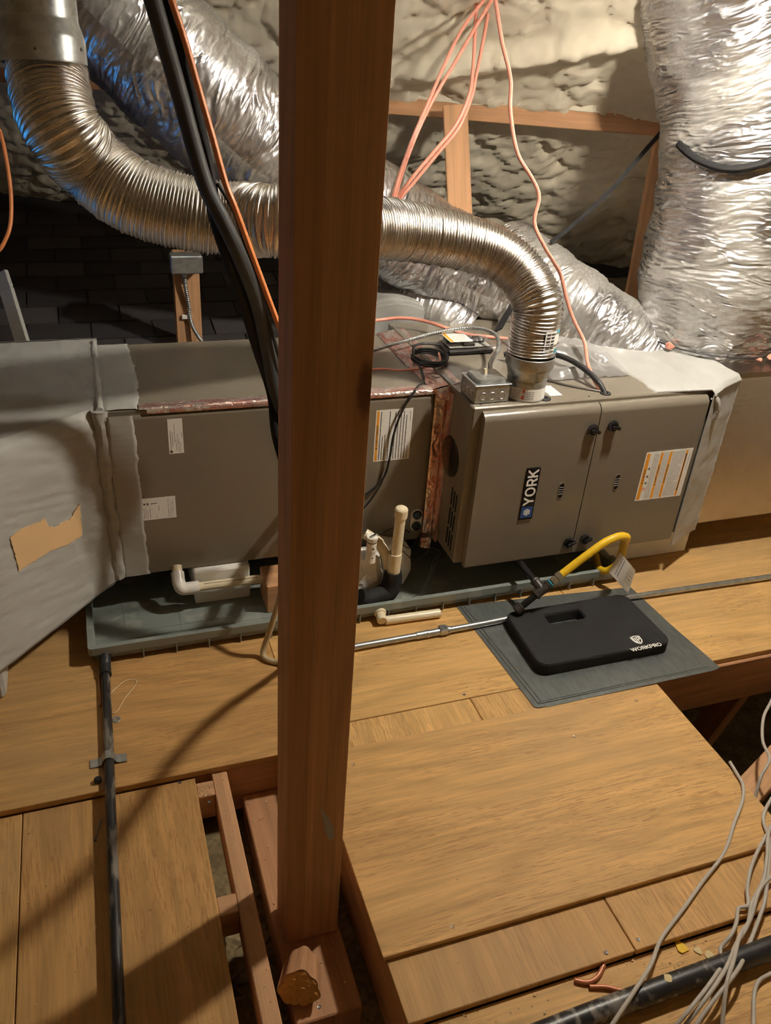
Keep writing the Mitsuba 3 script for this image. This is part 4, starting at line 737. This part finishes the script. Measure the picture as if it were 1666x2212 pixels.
# ---------------------------------------------------------------- sheet, pad
ms = thing('metal_sheet', 'grey galvanised sheet metal panel lying on the plywood under the black pad', 'metal sheet')
sp_ = Polygon([(.050, -.494), (.062, -.500), (.668, -.494), (.685, -.488), (.662, -.28), (.648, -.06), (.018, -.014), (.034, -.25)])
for hx, hy in ((.075, -.335), (.165, -.490), (.664, -.425), (.642, -.21), (.11, -.492)): sp_ = sp_.difference(Polygon([(hx+.0035*math.cos(a), hy+.0035*math.sin(a)) for a in np.linspace(0, 6.28, 12)]))
obj('panel', xf(prism(sp_, .0012), t=(0, 0, .0012)), 'sheet_steel', ms)
def strip2(p, q, w, h, z): 
    p, q = A(p), A(q); d = (q-p)/np.linalg.norm(q-p); n2 = A([-d[1], d[0]])*w/2
    return hull([(x, y, zz) for (x, y), zz in [(p+n2, z), (p-n2, z), (q+n2, z), (q-n2, z)]] + [(x, y, z+h) for x, y in (p+n2*.4, p-n2*.4, q+n2*.4, q-n2*.4)])
for p, q in (((.030, -.02), (.068, -.485)), ((.042, -.02), (.080, -.485)), ((.068, -.480), (.650, -.476)), ((.068, -.4865), (.655, -.4825))): obj('hem', strip2(p, q, .0045, .0022, .0024), 'sheet_steel', ms)
obj('flap', xf(prism(Polygon([(.075, -.515), (.645, -.507), (.650, -.494), (.072, -.500)]), .001), t=(0, 0, .014)), 'sheet_steel', ms)
pad = thing('kneeling_pad', 'thick black foam kneeling pad with hand slot on the metal sheet, lettered WORKPRO', 'pad')
pp_ = Polygon([(.128, -.128), (.570, -.128), (.578, -.388), (.120, -.388)]).buffer(-.035).buffer(.035)
hs = sbox(.255, -.205, .365, -.180).buffer(.008); 
for bxx in (.278, .310, .342): hs = hs.union(Polygon([(bxx+.018*math.cos(a), -.206+.008*math.sin(a)) for a in np.linspace(0, 6.28, 16)]))
hs = hs.buffer(.003).buffer(-.003)
obj('pad', xf(prism(pp_.difference(hs), .0375, .004), t=(0, 0, .0028)), 'black_foam', pad, smooth=30)
ZP = .0403
m = meshkit.text_mesh('WORKPRO', .0125, .0004, True); m.apply_scale([.108/m.extents[0], 1.1, 1])
obj('lettering', xf(m, rot([0, 0, 1], 1), (.425, -.395, ZP)), 'white_ink', pad, label='white lettering')
shd = Polygon([(-.0165, .017), (-.006, .0195), (0, .021), (.006, .0195), (.0165, .017), (.016, -.001), (.010, -.012), (0, -.019), (-.010, -.012), (-.016, -.001)])
inn = shd.buffer(-.0032)
W_ = [sbox(-.0115, -.004, -.0085, .0135), sbox(-.0055, -.009, -.0025, .0135), sbox(.0005, -.009, .0035, .0135), Polygon([(-.0115, -.004), (-.0085, -.004), (-.0025, -.010), (-.0045, -.012)]), sbox(.0035, .0105, .0105, .0135), sbox(.0080, .001, .0108, .0135), sbox(.0035, .001, .0105, .004), Polygon([(.0005, -.009), (.0035, -.009), (.002, -.0135), (-.001, -.013)])]
em = shd.difference(inn)
obj('shield_emblem', xf(J([prism(g, .0004) for g in ([em] if em.geom_type == 'Polygon' else em.geoms)] + [prism(w.intersection(inn), .0004) for w in W_ if w.intersection(inn).geom_type == 'Polygon' and not w.intersection(inn).is_empty]), rot([0, 0, 1], 1), (.472, -.352, ZP)), 'white_ink', pad)
# access panel
ap = one('access_panel', wbx(-.585, .440, -1.058, -.512, .0005, .0135, .0012, 0), 'plywood', 'large golden plywood access panel lying in the foreground right of the post', 'panel')
# ---------------------------------------------------------------- left: black pipe, clamp, small litter
bpz_ = thing('black_pipe', 'long dusty black pipe running along the floor at left towards the drain pan', 'pipe')
obj('pipe', tube(spl([(-1.064, -.055, .0125), (-1.069, -.33, .0125), (-1.075, -.55, .0125), (-1.081, -.80, .010), (-1.086, -1.04, .008), (-1.094, -1.6, .006)], 90), .0118, 20), 'dusty_black', bpz_, smooth=True)
obj('elbow', tube(spl([(-1.064, -.085, .0125), (-1.064, -.05, .0135), (-1.062, -.03, .022), (-1.060, -.005, .03)], 24), .0158, 18), 'black_rubber', bpz_, smooth=True)
cl = [(-1.115, -.0012), (-1.094, .0)] + []
cp = A([(-.044, .0012), (-.026, .0016), (-.017, .006), (-.0125, .017), (-.006, .0238), (0, .0252), (.006, .0238), (.0125, .017), (.017, .006), (.027, .0018), (.042, .0025)])
obj('clamp', J([grid(np.stack([[A([-1.072+x, -.402+yy*.026-.03*x*0+x*.35*0-.012*(x > .01)*0, z]) for yy in (0, 1)] for x, z in cp])), grid(np.stack([[A([-1.072+x, -.402+yy*.026, z+.0014]) for yy in (0, 1)] for x, z in cp]))]), 'galvanised', bpz_, label='grey strap clamp')
one('plywood_strip', wbx(-1.086, -1.0795, -.19, -.05, .0005, .006, .001), 'plywood', 'short pale wood sliver beside the top of the black pipe', 'wood strip')
one('rubber_stopper', J([cyl((-1.100, -.447, .0005), (-1.100, -.447, .012), .0085, 20)]), 'black_plastic', 'small black rubber stopper left of the dusty black pipe', 'stopper', smooth=30)
wa = thing('washer_tag', 'small grey washer with a tangled thread beside the black pipe', 'washer')
obj('washer', ring((-1.047, -.250, .0005), .003, .0115, .0018), 'galvanised', wa, smooth=30)
obj('thread', tube(spl([(-1.050, -.250, .003), (-1.062, -.235, .004), (-1.055, -.19, .005), (-1.058, -.16, .004), (-1.040, -.135, .005), (-1.010, -.112, .006), (-.985, -.118, .005), (-.995, -.145, .005), (-1.02, -.18, .004), (-1.045, -.225, .003), (-1.06, -.215, .004), (-1.066, -.15, .003)], 100), .0009, 5), 'pvc_cream', wa, smooth=True)
one('nail', J([cyl((-1.098, -.545, -.016), (-1.114, -.600, -.017), .0017, 8), cyl((-1.114, -.600, -.017), (-1.1143, -.601, -.017), .0036, 10)]), 'steel_dark', 'loose nail lying left of the dusty black pipe', 'nail')
tc = one('tan_cable', tube(spl([(-.54, -.04, .34), (-.575, -.09, .215), (-.600, -.10, .127), (-.622, -.10, .05), (-.632, -.108, .016), (-.622, -.128, .009), (-.592, -.147, .012), (-.555, -.162, .045), (-.515, -.215, .20), (-.50, -.30, .40), (-.515, -.39, .51), (-.54, -.48, .565), (-.565, -.565, .63), (-.585, -.62, .71), (-.61, -.70, .88), (-.63, -.775, 1.10), (-.635, -.785, 1.4)], 200), np.interp(np.linspace(0, 1, 200), [0, .25, .4, 1], [.0085, .0085, .012, .014]), 14), 'tan_cable', 'tan hose looping down to the plywood just behind the post', 'hose', smooth=True)
# ---------------------------------------------------------------- right foreground: corrugated pipe, grey wires, litter
one('black_pipe', tube(spl([(-.60, -1.285, .004), (-.25, -1.272, .004), (.22, -1.262, .004), (1.0, -1.24, .004), (2.0, -1.22, .004)], 80), .0215, 24), 'dusty_black', 'fat dusty black pipe lying along the lower right corner', 'pipe', smooth=True)
gw = [
('grey cable lying across the corner of the golden access panel', [(.446, -.823, .02), (.437, -.86, .021), (.428, -.895, .020), (.395, -.935, .019), (.33, -.985, .019), (.254, -1.045, .012), (.16, -1.092, .008), (.076, -1.136, .008), (-.011, -1.18, .008), (-.077, -1.23, .022), (-.148, -1.272, .036), (-.23, -1.315, .02), (-.34, -1.37, -.01)]),
('upper grey cable looping in the dark gap at the right edge', [(.86, -.56, .0), (.738, -.65, .0), (.67, -.698, 0), (.605, -.77, 0), (.576, -.83, 0), (.53, -.86, -.02), (.50, -.89, -.06), (.46, -.93, -.12)]),
('leftmost cable of the grey bundle in the lower right corner', [(0.472,-1.002,0.02),(0.388,-1.034,0.02),(0.3,-1.087,0.02),(0.245,-1.135,0.015),(0.218,-1.171,0.012),(0.193,-1.171,0.01),(0.17,-1.194,0.008),(0.14,-1.215,0.005),(0.105,-1.229,-0.008),(0.089,-1.255,0),(0.031,-1.29,0.03),(-0.058,-1.329,0.03),(-0.113,-1.346,-0.005)]),
('grey cable in the lower right bundle running straight over the black pipe', [(0.527,-0.969,0.03),(0.4,-1.025,0.03),(0.332,-1.091,0.03),(0.289,-1.133,0.02),(0.228,-1.171,0.015),(0.186,-1.209,0.008),(0.132,-1.238,0.01),(0.063,-1.283,0.035),(-0.009,-1.319,0.035),(-0.085,-1.348,0)]),
('right grey cable in the bundle passing down the corner', [(0.407,-1.105,0.02),(0.31,-1.133,0.02),(0.259,-1.154,0.02),(0.202,-1.199,0.01),(0.155,-1.223,0.01),(0.087,-1.275,0.035),(0.038,-1.314,0.035),(-0.001,-1.365,0)]),
('short grey cable end in the very lower right corner', [(0.22,-1.297,-0.01),(0.175,-1.302,-0.01),(0.139,-1.308,-0.01),(0.111,-1.328,-0.012),(0.066,-1.379,-0.012),(0.036,-1.405,-0.012)]),
('grey cable hugging the panel edge right of the corner', [(0.701,-0.816,0.02),(0.543,-0.91,0.01),(0.415,-0.987,0.02),(0.372,-1.056,0.02),(0.274,-1.161,0.015),(0.222,-1.203,0.008),(0.136,-1.261,0.012),(0.075,-1.297,0.035),(-0.031,-1.34,0.02),(-0.086,-1.369,-0.01)])]
for l, P in gw: one('grey_cable', tube(spl(P, 110), .0042, 10), 'grey_cable', l, 'cable', 'grey cables in the lower right corner', smooth=True)
def flake(c, r, seed, th=.001, flat=.25):
    g = np.random.default_rng(seed); a = np.linspace(0, 2*np.pi, 9, endpoint=False); rr = r*g.uniform(.6, 1.1, 9)
    return hull([(c[0]+q*math.cos(b), c[1]+q*math.sin(b), c[2]+z) for q, b in zip(rr, a) for z in (0, th+r*flat*g.uniform(0, .4))])
one('yellow_leaf', flake((.033, -1.198, -.018), .016, 3), 'leaf_yellow', 'yellow leaf on the board in front of the access panel', 'leaf')
for i, c in enumerate(((.062, -1.213, -.018), (.080, -1.228, -.018), (-.058, -1.262, .0245), (-.052, -1.345, -.018))): one('wood_chip', flake(c, .010, 20+i), 'crumb', ('pale chip just right of the yellow leaf', 'second pale chip right of the yellow leaf', 'pale crumb sitting on the fat black pipe', 'pale chip in front of the fat black pipe')[i], 'chip')
one('copper_offcut', tube(spl([(-.223, -1.196, -.014), (-.20, -1.207, -.013), (-.175, -1.203, -.013), (-.150, -1.186, -.012)], 24), .0048, 10), 'copper', 'curved copper coloured cable offcut left of the yellow leaf', 'offcut', smooth=True)
one('copper_offcut', tube(spl([(-.201, -1.216, -.014), (-.17, -1.226, -.013), (-.150, -1.238, -.013), (-.135, -1.246, -.013)], 24), .0044, 10), 'copper', 'straight copper coloured cable offcut touching the fat black pipe', 'offcut', smooth=True)
lg = thing('log_piece', 'short round log with an orange cut face resting at the foot of the post', 'log')
lax = A([-.22, -.62, .62]); lax /= np.linalg.norm(lax)
la, lb = A([-.722, -.955, -.102]), A([-.745, -1.018, -.082]); ld = (lb-la)/np.linalg.norm(lb-la)
lobes = lambda s, a: .0035*np.sin(a*3)+.0025*np.sin(a*7+1)
obj('bark', tube(np.linspace(la, lb, 16), np.linspace(.036, .042, 16), 48, True, lobes), 'lumber', lg, smooth=30)
rr_, aa_ = np.meshgrid(np.linspace(.0003, 1, 26), np.linspace(0, 2*np.pi, 73), indexing='ij'); e1_ = np.cross(ld, [0, 0, 1.]); e1_ /= np.linalg.norm(e1_); e2_ = np.cross(ld, e1_)
loc_ = (rr_*(.0405+lobes(0, aa_)))[..., None]*(np.cos(aa_)[..., None]*e1_+np.sin(aa_)[..., None]*e2_)
lift = .002+.006*(1-rr_**2)*.5+.007*(meshkit.fbm(loc_*A([70, 70, 70]), 3, 3)-.5)+.004*(meshkit.noise(loc_*160, 6) > .72)
obj('cut_face', grid((lb + loc_ + lift[..., None]*ld)[:, ::-1]), 'log_end', lg, smooth=True, label='rough orange cut face')
# crumbs of insulation and sawdust
def crumbs(n, area, zf, s0, s1, seed):
    g = np.random.default_rng(seed); ms_ = []
    tet = A([[1, 1, 1], [-1, -1, 1], [-1, 1, -1], [1, -1, -1]])*.6; tf = A([[0, 1, 2], [0, 3, 1], [0, 2, 3], [1, 3, 2]])
    for _ in range(n):
        x, y = g.uniform(area[0], area[1]), g.uniform(area[2], area[3]); s = g.uniform(s0, s1)*g.uniform(.4, 1)
        R = trimesh.transformations.random_rotation_matrix(g.random(3))[:3, :3]; ms_.append((tet*s @ R.T + A([x, y, zf+s*.35]), tf))
    return J(ms_)
k = obj('sawdust', J([crumbs(420, (-.60, 1.2, -1.30, -1.187), -.019, .0012, .0045, 1), crumbs(260, (-1.26, -.88, -1.3, -.49), -.019, .0008, .0028, 2), crumbs(160, (-.757, -.625, -1.05, -.48), -.132, .0012, .004, 3), crumbs(130, (-.58, .43, -1.04, -.53), .0135, .0006, .002, 4), crumbs(200, (-1.2, 1.1, -.46, -.03), .0, .0006, .0022, 5), crumbs(60, (-.876, -.838, -.54, -.50), -.0205, .001, .003, 6), crumbs(70, (-.834, -.80, -1.3, -.5), -.020, .001, .0028, 7)]), 'crumb', kind='stuff')
labels[k].update(label='pale sawdust and insulation crumbs scattered over the boards', category='sawdust')
k = obj('rubble', J([rock(A([[x, y, -.22]]) + rng.normal(0, .014, (12, 3))*A([1, 1.3, .7]), 50+i, .004, .012) for i, (x, y) in enumerate([(-.78, yy) for yy in np.arange(-.62, -1.15, -.028)] + [(-.857, yy) for yy in np.arange(-.70, -1.15, -.03)])]), 'lath_dirt', kind='stuff')
labels[k].update(label='dusty rubble lying in the gap beside the joist', category='rubble')

# ---------------------------------------------------------------- the lamps
def lamp(name, c, r, rad, label, aim=(0, 0, -1), shade=True):
    k = thing(name, label, 'lamp'); s = trimesh.creation.icosphere(2, r); s.apply_translation(c); u = -A(aim, float); u /= np.linalg.norm(u)
    kk = obj('bulb', s, 'bulb_glass', k, smooth=True); scene[kk]['emitter'] = {'type': 'area', 'radiance': {'type': 'rgb', 'value': list(map(float, rad))}}
    obj('socket', cyl(A(c)+u*r*.93, A(c)+u*(r+.05), .02, 18), 'black_plastic', k, smooth=30)
    if shade: obj('shade', lathe([(.022, r+.03), (.045, r+.028), (.085, r), (.125, -.034), (.127, -.034), (.088, r+.004), (.046, r+.032), (.022, r+.034)], c, u, 40), 'shade_white', k, smooth=30)
    obj('cord', tube(spl([A(c)+u*(r+.05), A(c)+u*(r+.2)+A([0, 0, .05]), A(c)+u*(r+.25)+A([0, 0, .35])], 20), .004, 8), 'black_rubber', k)
lamp('work_lamp', LAMP, .05, LAMP_RADIANCE, 'clamp work lamp with a white shade above the furnace')
lamp('work_lamp', LAMP2, .04, LAMP2_RADIANCE, 'clamp work lamp with a white shade above the wide sloping foil duct', LAMP2_AIM)
tb = thing('tablet', 'tablet with a glowing blue screen lying on the grey plenum beyond the left edge', 'tablet')
obj('case', bx(-1.76, -1.50, .42, .76, .676, .684, .003), 'black_plastic', tb)
kk = obj('screen', xf(quadsheet(.235, .315, .0004), t=(-1.748, .432, .6842)), 'bulb_glass', tb); scene[kk]['emitter'] = {'type': 'area', 'radiance': {'type': 'rgb', 'value': [.004, .20, .55]}}
for k in list(labels):
    if not labels[k]: del labels[k]
